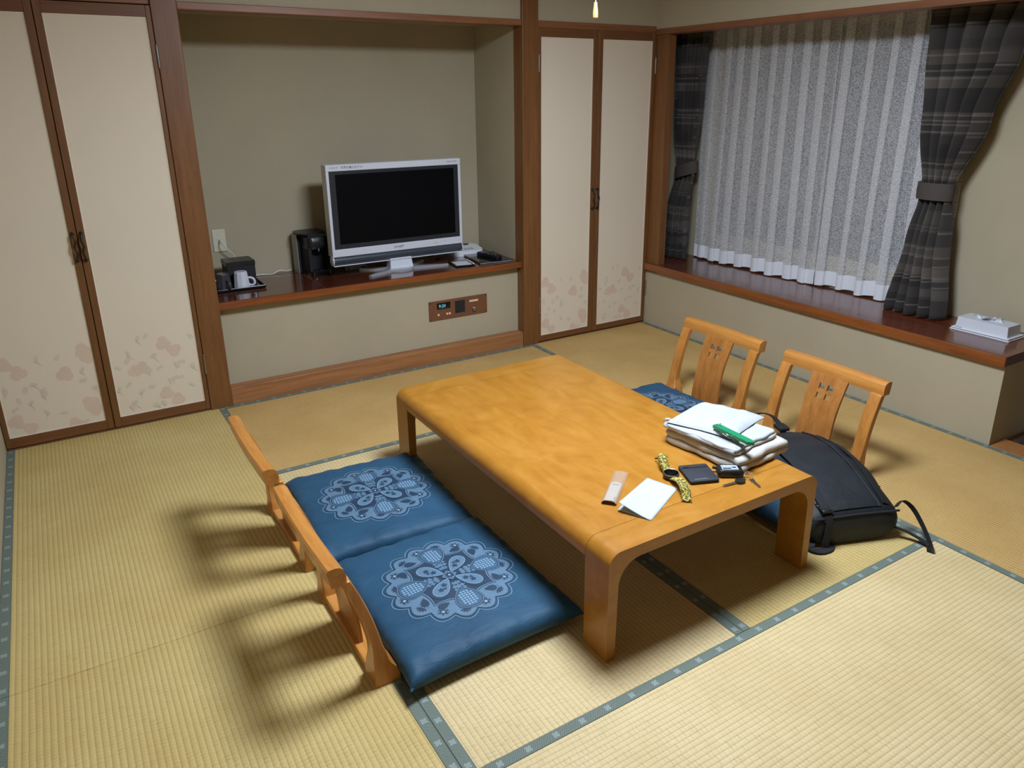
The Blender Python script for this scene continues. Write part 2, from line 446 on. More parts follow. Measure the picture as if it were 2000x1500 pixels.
tatami(XW, X3, Y2, 0, 'Y', T1); tatami(XW, X3, Y4, Y2, 'Y', T1)
tatami(X3, X1, Y1, 0, 'X', T2)
tatami(X3, X2, Y3, Y1, 'Y', T3); tatami(X2, X1, Y3, Y1, 'Y', T1)
tatami(X3, X1, Y4, Y3, 'X', T3)
tatami(X1, XE, Y2, 0, 'Y', T2); tatami(X1, XE, Y4, Y2, 'Y', T2)
# boards beyond the mats, towards the entrance
for i in range(8):
    MB().box((XW, Y4-.012-.2*(i+1), -.034), (0, Y4-.014-.2*i, -.004), .002, 1).build('floorboard', PLY, floor)

PL, PR = -2.732, -0.980          # inner faces of the two alcove posts
SH_Z = 0.535                     # alcove shelf top
AD = 0.55                        # alcove depth
struct(MB().box((XW-.1, .012, 1.878), (.02, .10, CEIL_Z)).build('wall_back', WALL))
struct(MB().box((PL-.02, AD, 0), (PR+.02, AD+.06, CEIL_Z-.3)).build('wall_alcove_back', WALL))
struct(MB().box((PR+.0, .088, 0), (PR+.05, AD+.02, CEIL_Z-.3)).build('wall_alcove_right', WALL))
struct(MB().box((PL-.05, .088, 0), (PL, AD+.02, CEIL_Z-.3)).build('wall_alcove_left', WALL))
struct(MB().box((PL, .066, .05), (PR, .12, SH_Z-.034)).build('wall_alcove_lower', WALL))
struct(MB().box((PL, .10, 1.878), (PR, AD, 1.93)).build('ceiling_alcove', WALL))
struct(MB().box((XW-.08, -5.2, 0), (XW, .7, CEIL_Z)).build('wall_left', WALL))
struct(MB().box((XW-.1, -5.28, 0), (2.2, -5.2, CEIL_Z)).build('wall_front', WALL))
struct(MB().box((XW-.1, -5.3, CEIL_Z), (2.2, .75, CEIL_Z+.05)).build('ceiling', CEIL))
# closet interiors (dark behind the doors)
struct(MB().box((XW, .55, -.03), (PL-.05, .6, CEIL_Z)).build('wall_closet_left', BLACKM))
# right side: low wall under the ledge, recess, upper wall
RX, LZ = 0.42, 0.418             # recess back wall, ledge top
YE = -2.325                      # end of the ledge wall
lw = struct(MB().box((0, YE+.06, -.02), (.10, .2, LZ-.045)).build('wall_right', WALL))
struct(MB().box((0, YE, -.02), (RX+.06, YE+.06, LZ-.045)).build('wall_ledge_end', WALL))
struct(MB().box((.0, -5.2, 1.862), (.10, .02, CEIL_Z)).build('wall_right_upper', WALL))
struct(MB().box((.05, .14, LZ-.05), (RX+.08, .20, CEIL_Z)).build('wall_recess_side', WALL))
WY0, WY1, WZ0, WZ1 = -1.66, -.16, .60, 1.83
m = MB()
m.box((RX, YE, LZ-.05), (RX+.06, WY0, CEIL_Z)); m.box((RX, WY1, LZ-.05), (RX+.06, .2, CEIL_Z))
m.box((RX, WY0, LZ-.05), (RX+.06, WY1, WZ0)); m.box((RX, WY0, WZ1), (RX+.06, WY1, CEIL_Z))
struct(m.build('wall_recess_back', WALL))
struct(MB().box((.10, -5.2, 1.99), (RX+.02, .15, 2.02)).build('ceiling_recess', WALL))
# corridor beyond the ledge end
struct(MB().box((.13, -5.2, -.12), (2.2, YE+.02, -.06)).build('floor_corridor', plain('grey_carpet', L(150,146,140), .95, var=.2, scale=400, bump=.6)))
struct(MB().box((2.1, -5.2, -.1), (2.2, YE, CEIL_Z)).build('wall_corridor', WALL))
struct(MB().box((RX+.061, YE-.002, -.1), (2.2, YE+.06, CEIL_Z)).build('wall_corridor_back', WALL))
# trims -----------------------------------------------------------------------------------------
def trim(n, lo, hi, mat, bev=.003): return struct(MB().box(lo, hi, bev, 2).build('trim_%d' % n, mat))
trim(1, (PL-.105, -.008, -.03), (PL, .09, CEIL_Z), POST)
trim(2, (PR, -.008, -.03), (PR+.106, .09, CEIL_Z), POST)
trim(3, (PL, -.002, 1.848), (PR, .10, 1.880), POSTX)
trim(4, (PL, .0, -.03), (PR, .066, .092), BEAM, .004)
trim(5, (PR+.106, .004, 1.842), (0, .06, 1.880), POSTX)
trim(6, (XW, .004, 1.862), (PL-.105, .06, 1.892), POSTX)
trim(7, (-.006, -5.2, 1.832), (.10, -.0, 1.864), POSTY)
trim(8, (.0, -.112, LZ-.06), (.06, .012, 1.832), POST)
trim(9, (XW, .0, -.03), (PL-.105, .03, .006), DFR_X, .001)
trim(10, (PR+.106, .0, -.03), (0, .03, .004), DFR_X, .001)
trim(11, (0, -5.2, -.1), (.13, YE-.002, .002), PLY, .004)
trim(12, (.135, YE-.022, -.1), (RX+.06, YE-.002, -.01), LACQY, .002)

# ------------------------------------------------------------------ flat printing on surfaces
class Ink:
    def __init__(s, fn): s.m = MB(); s.fn = fn
    def fill(s, pts, lift, rings=3):
        n = len(pts); cx = sum(p[0] for p in pts)/n; cy = sum(p[1] for p in pts)/n
        vs = [s.fn(cx, cy, lift)]
        for r in range(1, rings+1):
            k = r/rings; vs += [s.fn(cx+(x-cx)*k, cy+(y-cy)*k, lift) for x, y in pts]
        fs = [(0, 1+i, 1+(i+1) % n) for i in range(n)]
        for r in range(rings-1):
            a = 1+r*n; b = a+n
            fs += [(a+i, b+i, b+(i+1) % n, a+(i+1) % n) for i in range(n)]
        s.m.add(vs, fs)
    def stroke(s, pts, w, lift, closed=False):
        n = len(pts); vs = []
        for i in range(n):
            a = pts[(i-1) % n] if closed else pts[max(i-1, 0)]; b = pts[(i+1) % n] if closed else pts[min(i+1, n-1)]
            dx, dy = b[0]-a[0], b[1]-a[1]; l = math.hypot(dx, dy) or 1; nx, ny = -dy/l*w/2, dx/l*w/2
            x, y = pts[i]; vs += [s.fn(x+nx, y+ny, lift), s.fn(x-nx, y-ny, lift)]
        fs = [(2*i, 2*i+1, 2*((i+1) % n)+1, 2*((i+1) % n)) for i in range(n if closed else n-1)]
        s.m.add(vs, fs)
    def build(s, name, mat, parent): 
        me = bpy.data.meshes.new(name); me.from_pydata(s.m.v, [], s.m.f); me.materials.append(mat)
        for p in me.polygons: p.use_smooth = True
        o = bpy.data.objects.new(name, me); COL.objects.link(o); o.parent = parent; return o

# ------------------------------------------------------------------ closet doors
PAN_L_BIG = [(280,905),(330,960),(600,825),(612,872),(510,980),(590,1190),(605,1235),(280,1285),(330,1335),(512,1330)]
PAN_L_SM = [(410,865),(490,870),(375,1040),(340,1080),(265,1080),(415,1075),(415,1105),(310,1150),(350,1170),(295,1195),(410,1240),(480,1245),(585,950),(575,1030),(620,1085),(565,1310)]
PAN_R_BIG = [(930,805),(970,855),(795,990),(828,972),(910,1165),(955,1215)]
PAN_R_SM = [(830,760),(865,742),(780,860),(775,910),(880,890),(735,965),(860,990),(905,970),(975,965),(1000,940),(1040,975),(1050,765),(960,1050),(985,1052),(935,1080),(760,1090),(725,1105),(850,1110),(815,1135),(1030,1120),(770,1215),(765,1250),(860,1245),(890,1230)]
def closet_door(n, x0, x1, px0, px1, pz0, pz1, hx, side, hinge_x, right_print, label):
    """side=-1: hung on its left edge, +1: on its right edge"""
    z0, z1 = .010, pz1+.046
    d = sroot('door_%d' % n, label, ((x0+x1)/2, 0, 0))
    cx = (x0+x1)/2; X = lambda x: x-cx
    for a, b in ((x0, px0), (px1, x1)):
        MB().box((X(a), -.004, z0), (X(b), .024, z1), .0015, 1).build('stile', DFR_Z, d)
    for a, b in ((z0, pz0), (pz1, z1)):
        MB().box((X(px0), -.003, a), (X(px1), .023, b), .001, 1).build('rail', DFR_X, d)
    pan = MB().box((X(px0), .004, pz0), (X(px1), .016, pz1)).build('panel', PAPER, d)
    m = MB(); e = .0045
    for lo, hi in (((px0, pz0), (px0+e, pz1)), ((px1-e, pz0), (px1, pz1)), ((px0+e, pz0), (px1-e, pz0+e)), ((px0+e, pz1-e), (px1-e, pz1))):
        m.box((X(lo[0]), .002, lo[1]), (X(hi[0]), .0045, hi[1]))
    m.build('edge_strip', EDGEP, pan)
    big, sm = (PAN_R_BIG, PAN_R_SM) if right_print else (PAN_L_BIG, PAN_L_SM)
    u0, u1, b0, b1 = (705, 1070, 1310, 1245) if right_print else (240, 640, 1395, 1320)
    rng = random.Random(5+right_print)
    fn = lambda x, z, l: (X(x), .004-l, z)
    ia, ib = Ink(fn), Ink(fn); lo_x, hi_x = px0+e, px1-e
    def blob(ink, cx_, cz_, r, a, lobes, lift):
        pts = []
        for i in range(30):
            t = 2*PI*i/30; rr = r*(.74+.30*abs(math.cos(lobes*(t-a)/2)))
            pts.append((min(max(cx_+rr*math.cos(t), lo_x), hi_x), max(cz_+rr*1.02*math.sin(t), pz0+e)))
        ink.fill(pts, lift, 1)
    def conv(p):
        u = (p[0]-u0)/(u1-u0); return px0+u*(px1-px0), pz0+(b0+(b1-b0)*u-p[1])/1430
    for i, p in enumerate(big):
        x, z = conv(p); blob(ia, x, z, rng.uniform(.030, .036), rng.uniform(0, 2), 3, .0002+.00005*i)
    for i, p in enumerate(sm):
        x, z = conv(p); a = rng.uniform(0, 6)
        blob(ib, x, z, rng.uniform(.009, .014), a, 2, .0006+.00003*i)
        blob(ib, min(max(x+.014*math.cos(a), lo_x+.01), hi_x-.01), z+.014*math.sin(a), rng.uniform(.005, .008), a+1, 2, .0014+.00003*i)
        if i % 2 == 0:
            pts = [(min(max(x+t*.03*math.cos(a+.5*t)+.006*t, lo_x), hi_x), max(z-.032*t-.004*math.sin(3*t), pz0+e)) for t in [k/6 for k in range(7)]]
            ib.stroke(pts, .0014, .0022+.00003*i)
    ia.build('petal_print', PRINT_A, pan); ib.build('leaf_print', PRINT_B, pan)
    # wavy bronze pull
    path = bez([(X(hx), -.004, .812), (X(hx)-side*.000, -.022, .822), (X(hx)-side*.006, -.028, .85), (X(hx)+side*.002, -.026, .875), (X(hx)-side*.005, -.027, .90), (X(hx), -.02, .925), (X(hx), -.004, .935)], 5)
    h = MB().tube(path, [.0048 if 4 < i < len(path)-5 else .0065 for i in range(len(path))], 8).build('handle', BRONZE, d, 60)
    mm = MB()
    for z in (.815, .932): mm.lathe([(.0085, 0), (.0085, .004), (.004, .006)], 12, M=Matrix.Translation((X(hx), -.003, z)) @ Matrix.Rotation(PI/2, 4, 'X'))
    mm.build('handle_rose', BRONZE, d, 50)
    for zc in (1.655, .245):
        mb = MB(); mb.tube([(X(hinge_x), -.008, zc-.042), (X(hinge_x), -.008, zc+.042)], .0048, 8)
        for zz in (zc-.046, zc+.046): mb.sphere((X(hinge_x), -.008, zz), .0052, 8, 6)
        mb.build('hinge', STEEL, d, 50)
    return d
closet_door(1, XW+.002, -3.270, -3.680, -3.298, .055, 1.812, -3.286, -1, XW+.004, 0, 'left leaf of the pale flowered closet door at the left wall')
closet_door(2, -3.267, PL-.107, -3.238, -2.858, .055, 1.812, -3.252, 1, -2.836, 1, 'right leaf of the flowered closet door left of the alcove')
closet_door(3, PR+.108, -.451, -.852, -.484, .046, 1.796, -.474, -1, PR+.110, 0, 'left leaf of the flowered closet door right of the alcove')
closet_door(4, -.448, -.004, -.414, -.030, .046, 1.796, -.436, 1, -.006, 1, 'right leaf of the flowered closet door at the window corner')

# ------------------------------------------------------------------ alcove shelf and control panel
sh = thing('alcove_shelf', 'dark lacquered wooden shelf board spanning the alcove under the television', 'shelf', (0, 0, 0))
MB().box((PL, .022, SH_Z-.034), (-2.195, AD, SH_Z), .001, 1).build('board', LACQ, sh)
MB().box((-2.193, .022, SH_Z-.034), (PR, AD, SH_Z), .001, 1).build('board', LACQ, sh)
MB().box((PL, .014, SH_Z-.036), (PR, .022, SH_Z-.0015), .0015, 1).build('front_edging', LEDGE, sh)
cp = thing('control_panel', 'brown metal wall panel with clock display, speaker and dial below the alcove shelf', 'control panel', (-1.395, .066, .30))
MB().box((-.193, -.006, -.058), (.193, .0, .058), .0015, 1).build('plate', COPPER, cp)
MB().box((-.142, -.0075, .006), (-.055, -.0055, .044), .0005, 1).build('display', GLOSSB, cp)
text_part('clock_digits', '9:20', .026, CLOCK, cp, Matrix.Translation((-.108, -.0077, .0245)) @ Matrix.Rotation(PI/2, 4, 'X'))
MB().box((-.024, -.0075, -.032), (.042, -.0055, .042), .0005, 1).build('speaker_grille', BEZEL, cp)
for i in range(8): MB().box((-.022+.008*i, -.0085, -.030), (-.0185+.008*i, -.0073, .040)).build('grille_slat', BLACKM, cp)
MB().box((.072, -.0085, .022), (.131, -.0055, .034), .0008, 1).build('title_strip', BUTTON, cp)
kb = MB().lathe([(.014, 0), (.013, .012), (.010, .014), (.001, .0145)], 20, M=Matrix.Translation((.103, -.006, -.022)) @ Matrix.Rotation(PI/2, 4, 'X')).build('volume_knob', STEEL, cp, 40)
MB().box((.085, -.0215, -.016), (.104, -.019, -.012), M=None).build('pointer', CHROME, kb)
for x in (-.134, -.078, -.061):
    MB().lathe([(.0068, 0), (.0064, .004), (.001, .0048)], 16, M=Matrix.Translation((x, -.006, -.026)) @ Matrix.Rotation(PI/2, 4, 'X')).build('push_button', BUTTON, cp, 40)
for x, z in ((-.184, .049), (.184, .049), (-.184, -.049), (.184, -.049)):
    MB().lathe([(.0035, 0), (.003, .0016), (.0005, .0018)], 10, M=Matrix.Translation((x, -.006, z)) @ Matrix.Rotation(PI/2, 4, 'X')).build('screw', BRONZE, cp, 40)

# ------------------------------------------------------------------ ledge, window, curtains
ld = thing('window_ledge', 'long glossy dark wooden ledge under the curtained window', 'ledge', (0, 0, 0))
MB().box((-.012, YE-.004, LZ-.045), (RX, .14, LZ), .0015, 1).build('board', LACQY, ld)
MB().box((-.022, YE-.004, LZ-.047), (-.012, -.002, LZ-.001), .002, 1).build('front_edging', LEDGEY, ld)
wn = sroot('window_1', 'dark night window behind the lace curtains', (RX+.02, (WY0+WY1)/2, WZ0))
hy, hz = (WY1-WY0)/2, WZ1-WZ0
for lo, hi in (((-.01, -hy, 0), (.04, hy, .04)), ((-.01, -hy, hz-.04), (.04, hy, hz)), ((-.01, -hy, .04), (.04, -hy+.04, hz-.04)), ((-.01, hy-.04, .04), (.04, hy, hz-.04)), ((-.01, -.025, .04), (.04, .025, hz-.04))):
    MB().box(lo, hi, .002, 1).build('frame_bar', ALU, wn)
MB().box((.012, -hy+.04, .04), (.018, -.025, hz-.04)).build('pane', DGLASS, wn)
MB().box((.012, .025, .04), (.018, hy-.04, hz-.04)).build('pane', DGLASS, wn)
MB().box((.28, -1.95, 1.93), (.31, .11, 1.96), .003, 1).build('rail', WHITEP, tag(thing('curtain_rail', 'white double curtain rail hidden behind the window lintel', 'rail'), 'white double curtain rail hidden behind the window lintel', 'rail'))

def uv_grid(name, nu, nv, fn, uvfn, mat, parent, smooth=180):
    m = MB().grid(nu, nv, fn); me = bpy.data.meshes.new(name); me.from_pydata(m.v, [], m.f); me.materials.append(mat)
    ul = me.uv_layers.new(name='UVMap'); li = 0
    for p in me.polygons:
        p.use_smooth = True
        for vi in p.vertices:
            i, j = vi % (nu+1), vi // (nu+1); ul.data[li].uv = uvfn(i/nu, j/nv); li += 1
    o = bpy.data.objects.new(name, me); COL.objects.link(o); o.parent = parent; return o

def lace(y0, y1, seed, label, xl):
    """y0 > y1: hangs from y0 to y1"""
    t = thing('lace_curtain', label, 'curtain', (xl, (y0+y1)/2, LZ), group='lace curtains')
    rg = random.Random(seed); cy = (y0+y1)/2
    # plan of the cloth: flat panels joined by Z-folds three layers deep
    path = [(y0, 0.)]; y = y0
    while y > y1+.05:
        p = rg.uniform(.085, .115); w = rg.uniform(.024, .040)
        if y-p < y1: break
        y -= p
        path += [(y+.5*p, rg.uniform(.004, .012)), (y, -.004), (y-.002, -.010), (y+w*.5, -.013), (y+w, -.012), (y+w+.002, -.018), (y+w*.4, -.022), (y-w*.25, -.018), (y-.02, -.004)]
        y -= .02
    path.append((y1, 0.))
    pts = bez([(a, b, 0) for a, b in path], 5); Ls = [0.]
    for a, b in zip(pts, pts[1:]): Ls.append(Ls[-1]+(b-a).length)
    zt = 1.925-LZ; zb = .010; nu = len(pts)-1
    def P(i, v):
        p = pts[i]; s = Ls[i]
        z = zb+(zt-zb)*v + .005*math.sin(s*26+seed)*(1-v)**4
        d = p.y*(1.25-.4*v) + .010*math.sin(p.x*16+seed+1.2*v)*(1-.75*v)
        lean = .030*(1-v)*math.sin(p.x*5+seed)
        return (d+.006, p.x-cy+lean*.6, z)
    def sheet(name, v0, v1, nv, mat):
        m = MB(); m.v = [P(i, v0+(v1-v0)*j/nv) for j in range(nv+1) for i in range(nu+1)]
        m.f = [(j*(nu+1)+i, j*(nu+1)+i+1, (j+1)*(nu+1)+i+1, (j+1)*(nu+1)+i) for j in range(nv) for i in range(nu)]
        me = bpy.data.meshes.new(name); me.from_pydata(m.v, [], m.f); me.materials.append(mat)
        ul = me.uv_layers.new(name='UVMap'); li = 0
        for q in me.polygons:
            q.use_smooth = True
            for vi in q.vertices: ul.data[li].uv = (Ls[vi % (nu+1)], m.v[vi][2]); li += 1
        o = bpy.data.objects.new(name, me); COL.objects.link(o); o.parent = t
    hem = .084/(zt-zb)
    sheet('sheer', hem, 1, 24, LACE); sheet('hem', 0, hem, 3, HEM)
lace(-.06, -1.035, 3, 'left white lace curtain panel, beside the window corner drape', .368)
lace(-1.015, -1.785, 8, 'right white lace curtain panel, beside the large dark drape', .386)

def drape(edges, tie_z, label, seed, nf, xoff, out):
    """edges: table z -> (y_start, y_end)"""
    t = thing('drape_curtain', label, 'curtain', (xoff, 0, LZ))
    za = sorted((z, a) for z, a, b in edges); zb_ = sorted((z, b) for z, a, b in edges)
    z0, z1 = LZ+.006, 1.925; rg = random.Random(seed)
    ph = [rg.uniform(0, 6) for _ in range(6)]
    W0 = 1.0
    def P(u, v):
        z = z0+(z1-z0)*v
        a = interp(za, z); b = interp(zb_, z); w = abs(b-a)
        tight = math.exp(-((z-tie_z)/.16)**2)
        y = a+(b-a)*u
        amp = .044+.016*(1-min(1, w/.7)) - .036*tight
        uu = u+.016*math.sin(2*PI*u*1.7+ph[0])
        f = 2*abs(math.cos(PI*nf*uu+ph[1]+.18*math.sin(2.2*z+ph[2])))**.8-1
        x = -amp*f*(1-.25*math.sin(9*u+ph[3])) + out*(1-tight)*(.02 if z < tie_z else .008)
        bulge = .018*math.exp(-((z-tie_z)/.05)**2)
        y += .010*math.sin(2*PI*nf*uu+ph[4])*(1-tight)
        return (x-.0*bulge, y, z-LZ)
    nu, nv = 200, 60
    o = uv_grid('cloth', nu, nv, P, lambda u, v: (u*.8, (z1-z0)*v), DRAPE, t)
    so = o.modifiers.new('thick', 'SOLIDIFY'); so.thickness = .0025
    a = interp(za, tie_z); b = interp(zb_, tie_z); cy, ry = (a+b)/2, abs(b-a)/2+.006
    m = MB(); n = 40; rings = []
    for k in range(n):
        th = 2*PI*k/n; c_, s_ = math.cos(th), math.sin(th)
        rx = .046; tilt = .035*(1 if b < -1 else -1)*0 + (.028 if seed == 2 else .0)*(-s_)
        tz = tie_z-LZ+tilt
        rings.append([(c_*(rx+q)*-1, cy+s_*(ry+q), tz+h) for q, h in ((0, -.040), (.004, -.040), (.006, 0), (.004, .040), (0, .040))])
    rings.append(rings[0]); m.loft(rings, True, False, False)
    m.build('tieback', TIE, t, 60)
    return t
drape([(.42, -1.555, -1.868), (.78, -1.628, -1.825), (1.04, -1.648, -1.805), (1.38, -1.605, -1.905), (1.66, -1.570, -1.985), (1.95, -1.545, -2.06)], 1.036,
      'large dark striped drape tied back on the right of the window', 5, 5.0, .292, -.3)
drape([(.42, .128, -.118), (.70, .085, -.115), (1.02, .045, -.125), (1.43, .062, -.165), (1.95, .085, -.19)], 1.010,
      'narrow dark striped drape tied back in the corner by the closet', 2, 4.5, .275, -.3)

tb = thing('tissue_box', 'white tissue box case standing on the end of the window ledge', 'tissue box', (.272, -2.094, LZ), 0)
def frus(w0, d0, z0, w1, d1, z1): return [[(-w/2, -d/2, z), (w/2, -d/2, z), (w/2, d/2, z), (-w/2, d/2, z)] for w, d, z in ((w0, d0, z0), (w1, d1, z1))]
MB().box((-.074, -.135, 0), (.074, .135, .005), .002, 2).build('saucer', WHITEP, tb)
MB().box((-.070, -.131, .008), (.070, .131, .013), .002, 2).build('base_tray', WHITEP, tb)
MB().loft(frus(.116, .238, .012, .108, .226, .062)).build('cover', WHITEG, tb)
MB().box((-.064, .085, .0128), (-.060, .115, .0138)).build('sticker', DARKINK, tb)
def tuft(y0, y1, h, sg, ph):
    def P(u, v):
        y = y0+(y1-y0)*u
        return (.010*math.sin(9*u+ph)*(.3+v)+sg*.022*v*v, y+.012*v*math.sin(5*u+ph+1), .060+h*v*(.55+.45*math.sin(7*u+ph)**2)-.010*v*v)
    return P
pp = MB().grid(26, 8, tuft(.052, -.030, .034, -1, .4)).grid(22, 8, tuft(-.010, -.066, .030, 1, 2.1)).grid(18, 8, tuft(.040, -.020, .022, 1, 4.0))
pp.build('tissue', WHITEP, tb, 180)

# ------------------------------------------------------------------ ceiling lamp with pull cord
lamp = thing('ceiling_lamp', 'round ceiling lamp above the table with a wooden bob on its pull cord', 'lamp', LAMP_POS)
MB().lathe([(.32, .14), (.385, .12), (.385, -.004), (.375, -.006), (.371, .0), (.365, .03)], 40).build('housing', WHITEP, lamp, 40)
MB().lathe([(.362, .02), (.362, -.004), (.348, -.015), (.19, -.022), (.001, -.023)], 40).build('diffuser', LAMPM, lamp, 40)
bx, by, bz = -.068, .18, -.542
MB().tube([(bx, by, .0), (bx, by, bz+.02)], .0012, 6).build('pull_cord', CORD, lamp, 60)
MB().lathe([(.001, .022), (.0042, .020), (.0056, .008), (.0078, -.008), (.0074, -.020), (.001, -.024)], 16, (bx, by, bz)).build('pull_bob', BULBW, lamp, 50)

# ------------------------------------------------------------------ low table
TX, TY, TH = -1.855, -1.778, .345
HX, HY, FW = .420, .7055, .105
tbl = thing('low_table', 'low honey-coloured wooden table with rounded bent legs', 'table', (TX, TY, 0))
def u_poly():
    ro, ri = .042, .075; t0, t1, tt = .030, .034, .036
    p = [(-HX, 0)] + [(-HX, TH-ro)] + arc(-HX+ro, TH-ro, ro, PI, PI/2, 8)[1:] + arc(HX-ro, TH-ro, ro, PI/2, 0, 8) + [(HX, 0)]
    q = [(HX-t0, 0)] + arc(HX-t1-ri, TH-tt-ri, ri, 0, PI/2, 8) + arc(-HX+t1+ri, TH-tt-ri, ri, PI/2, PI, 8) + [(-HX+t0, 0)]
    return p + q
def end_frame(y0, y1):
    m = MB().prism(u_poly(), -y1, -y0, M_XZ)
    return m.build('end_frame', TABLE_X, tbl, 30)
end_frame(-HY, -HY+FW); end_frame(HY-FW, HY)
ro = .042
sl = arc(-HX+ro, TH-ro, ro, PI, PI/2, 8) + arc(HX-ro, TH-ro, ro, PI/2, 0, 8) + arc(HX-.012, TH-.052, .012, 0, -PI/2, 4) + arc(-HX+.012, TH-.052, .012, -PI/2, -PI, 4)
MB().prism(sl, -(HY-FW-.0012), HY-FW-.0012, M_XZ).build('top_slab', TABLE_Y, tbl, 30)

# ------------------------------------------------------------------ floor chairs
def cl(z):        # rearward sweep of the back at height z
    return interp([(0, 0.), (.05, -.002), (.12, -.008), (.22, -.030), (.32, -.062), (.43, -.104)], z) if False else -.62*max(0, z-.03)**1.9 - .02*z
CHW, CHH = .255, .405
def make_chair():
    t = thing('floor_chair', '', 'chair')
    N = 22
    for s in (-1, 1):
        yc = s*(CHW-.034); rings = []
        for i in range(N+1):
            z = (CHH-.052)*i/N; x = cl(z)
            fw = interp([(0, .050), (.03, .046), (.08, .022), (.14, .014), (.45, .014)], z); bk = interp([(0, .026), (.05, .022), (.14, .014), (.45, .013)], z)
            hw = interp([(0, .026), (.1, .024), (.45, .025)], z)
            # flares inwards at the foot
            inn = interp([(0, .030), (.04, .022), (.10, .0), (.45, 0)], z)
            ya, yb = (yc-hw-(inn if s > 0 else 0), yc+hw+(inn if s < 0 else 0))
            rings.append([(x-bk, ya, z), (x-bk, yb, z), (x+fw, yb, z), (x+fw, ya, z)])
        o = MB().loft(rings).build('stile', CH_Z, t, 40)
        bv = o.modifiers.new('soft', 'BEVEL'); bv.width = .003; bv.segments = 2; bv.limit_method = 'ANGLE'
    # top rail: D-shaped section swept along y, slightly bowed to the rear in the middle
    rings = []; n = 16
    for i in range(n+1):
        u = -1+2*i/n; y = u*(CHW-.008); bow = -.006*(1-u*u); x0 = cl(CHH-.02)+bow
        sec = [(.019, -.040), (.019, -.014), (.015, .002), (.006, .011), (-.006, .014), (-.024, .013), (-.029, .008), (-.020, -.040)]
        rings.append([(x0+a, y, CHH-.016+b) for a, b in sec])
    MB().loft(rings).build('top_rail', CH_Y, t, 35)
    # splat with four square openings
    ysp = [-.084, -.034, -.007, .007, .034, .084]
    zs = sorted(set([.022+.335*i/16 for i in range(17)] + [.258, .283, .296, .321]))
    th = .006; V = {}; m = MB(); idx = {}
    def vid(i, j, side):
        if (i, j, side) not in idx:
            z = zs[j]; x = cl(z)+side*th-.002; w = ysp[i]
            if i in (0, 5): w *= interp([(0, 1.0), (.18, .97), (.40, 1.04)], z)
            m.v.append((x, w, z)); idx[(i, j, side)] = len(m.v)-1
        return idx[(i, j, side)]
    hole = lambda i, j: i in (1, 3) and any(a-1e-6 <= zs[j] and zs[j+1] <= b+1e-6 for a, b in ((.258, .283), (.296, .321)))
    NI, NJ = len(ysp)-1, len(zs)-1
    solid = lambda i, j: 0 <= i < NI and 0 <= j < NJ and not hole(i, j)
    for i in range(NI):
        for j in range(NJ):
            if not solid(i, j): continue
            m.f.append((vid(i, j, 1), vid(i+1, j, 1), vid(i+1, j+1, 1), vid(i, j+1, 1)))
            m.f.append((vid(i, j, -1), vid(i, j+1, -1), vid(i+1, j+1, -1), vid(i+1, j, -1)))
            for (di, dj, a, b) in ((-1, 0, (i, j), (i, j+1)), (1, 0, (i+1, j), (i+1, j+1)), (0, -1, (i, j), (i+1, j)), (0, 1, (i, j+1), (i+1, j+1))):
                if not solid(i+di, j+dj): m.f.append((vid(*a, 1), vid(*b, 1), vid(*b, -1), vid(*a, -1)))
    m.build('splat', CH_S, t, 30)
    MB().box((-.022, -CHW+.056, 0), (.030, CHW-.056, .026), .003, 2).build('base_rail', CH_Y, t)
    MB().box((.030, -.215, .004), (.44, .215, .018), .003, 2).build('seat_board', PLY, t)
    for s in (-1, 1): MB().box((.05, s*.20-.014, 0), (.43, s*.20+.014, .005), .001, 1).build('runner', PLY, t)
    return t
CHAIRS = [((-2.822, -1.375, 0), 0, 'floor chair with its back to the closet, at the far left of the table'),
          ((-2.822, -1.985, 0), 0, 'floor chair at the near left of the table, nearest the camera'),
          ((-.762, -1.335, 0), PI, 'floor chair at the far right of the table, by the window'),
          ((-.762, -1.965, 0), PI, 'floor chair at the near right of the table, behind the black backpack')]
ch0 = make_chair()
for i, (loc, rz, lab) in enumerate(CHAIRS):
    if i == 0: ch0.location = loc; ch0.rotation_euler = (0, 0, rz); ch0['label'] = lab; ch0['group'] = 'legless wooden floor chairs'
    else: dup(ch0, loc, rz, lab, 'legless wooden floor chairs')

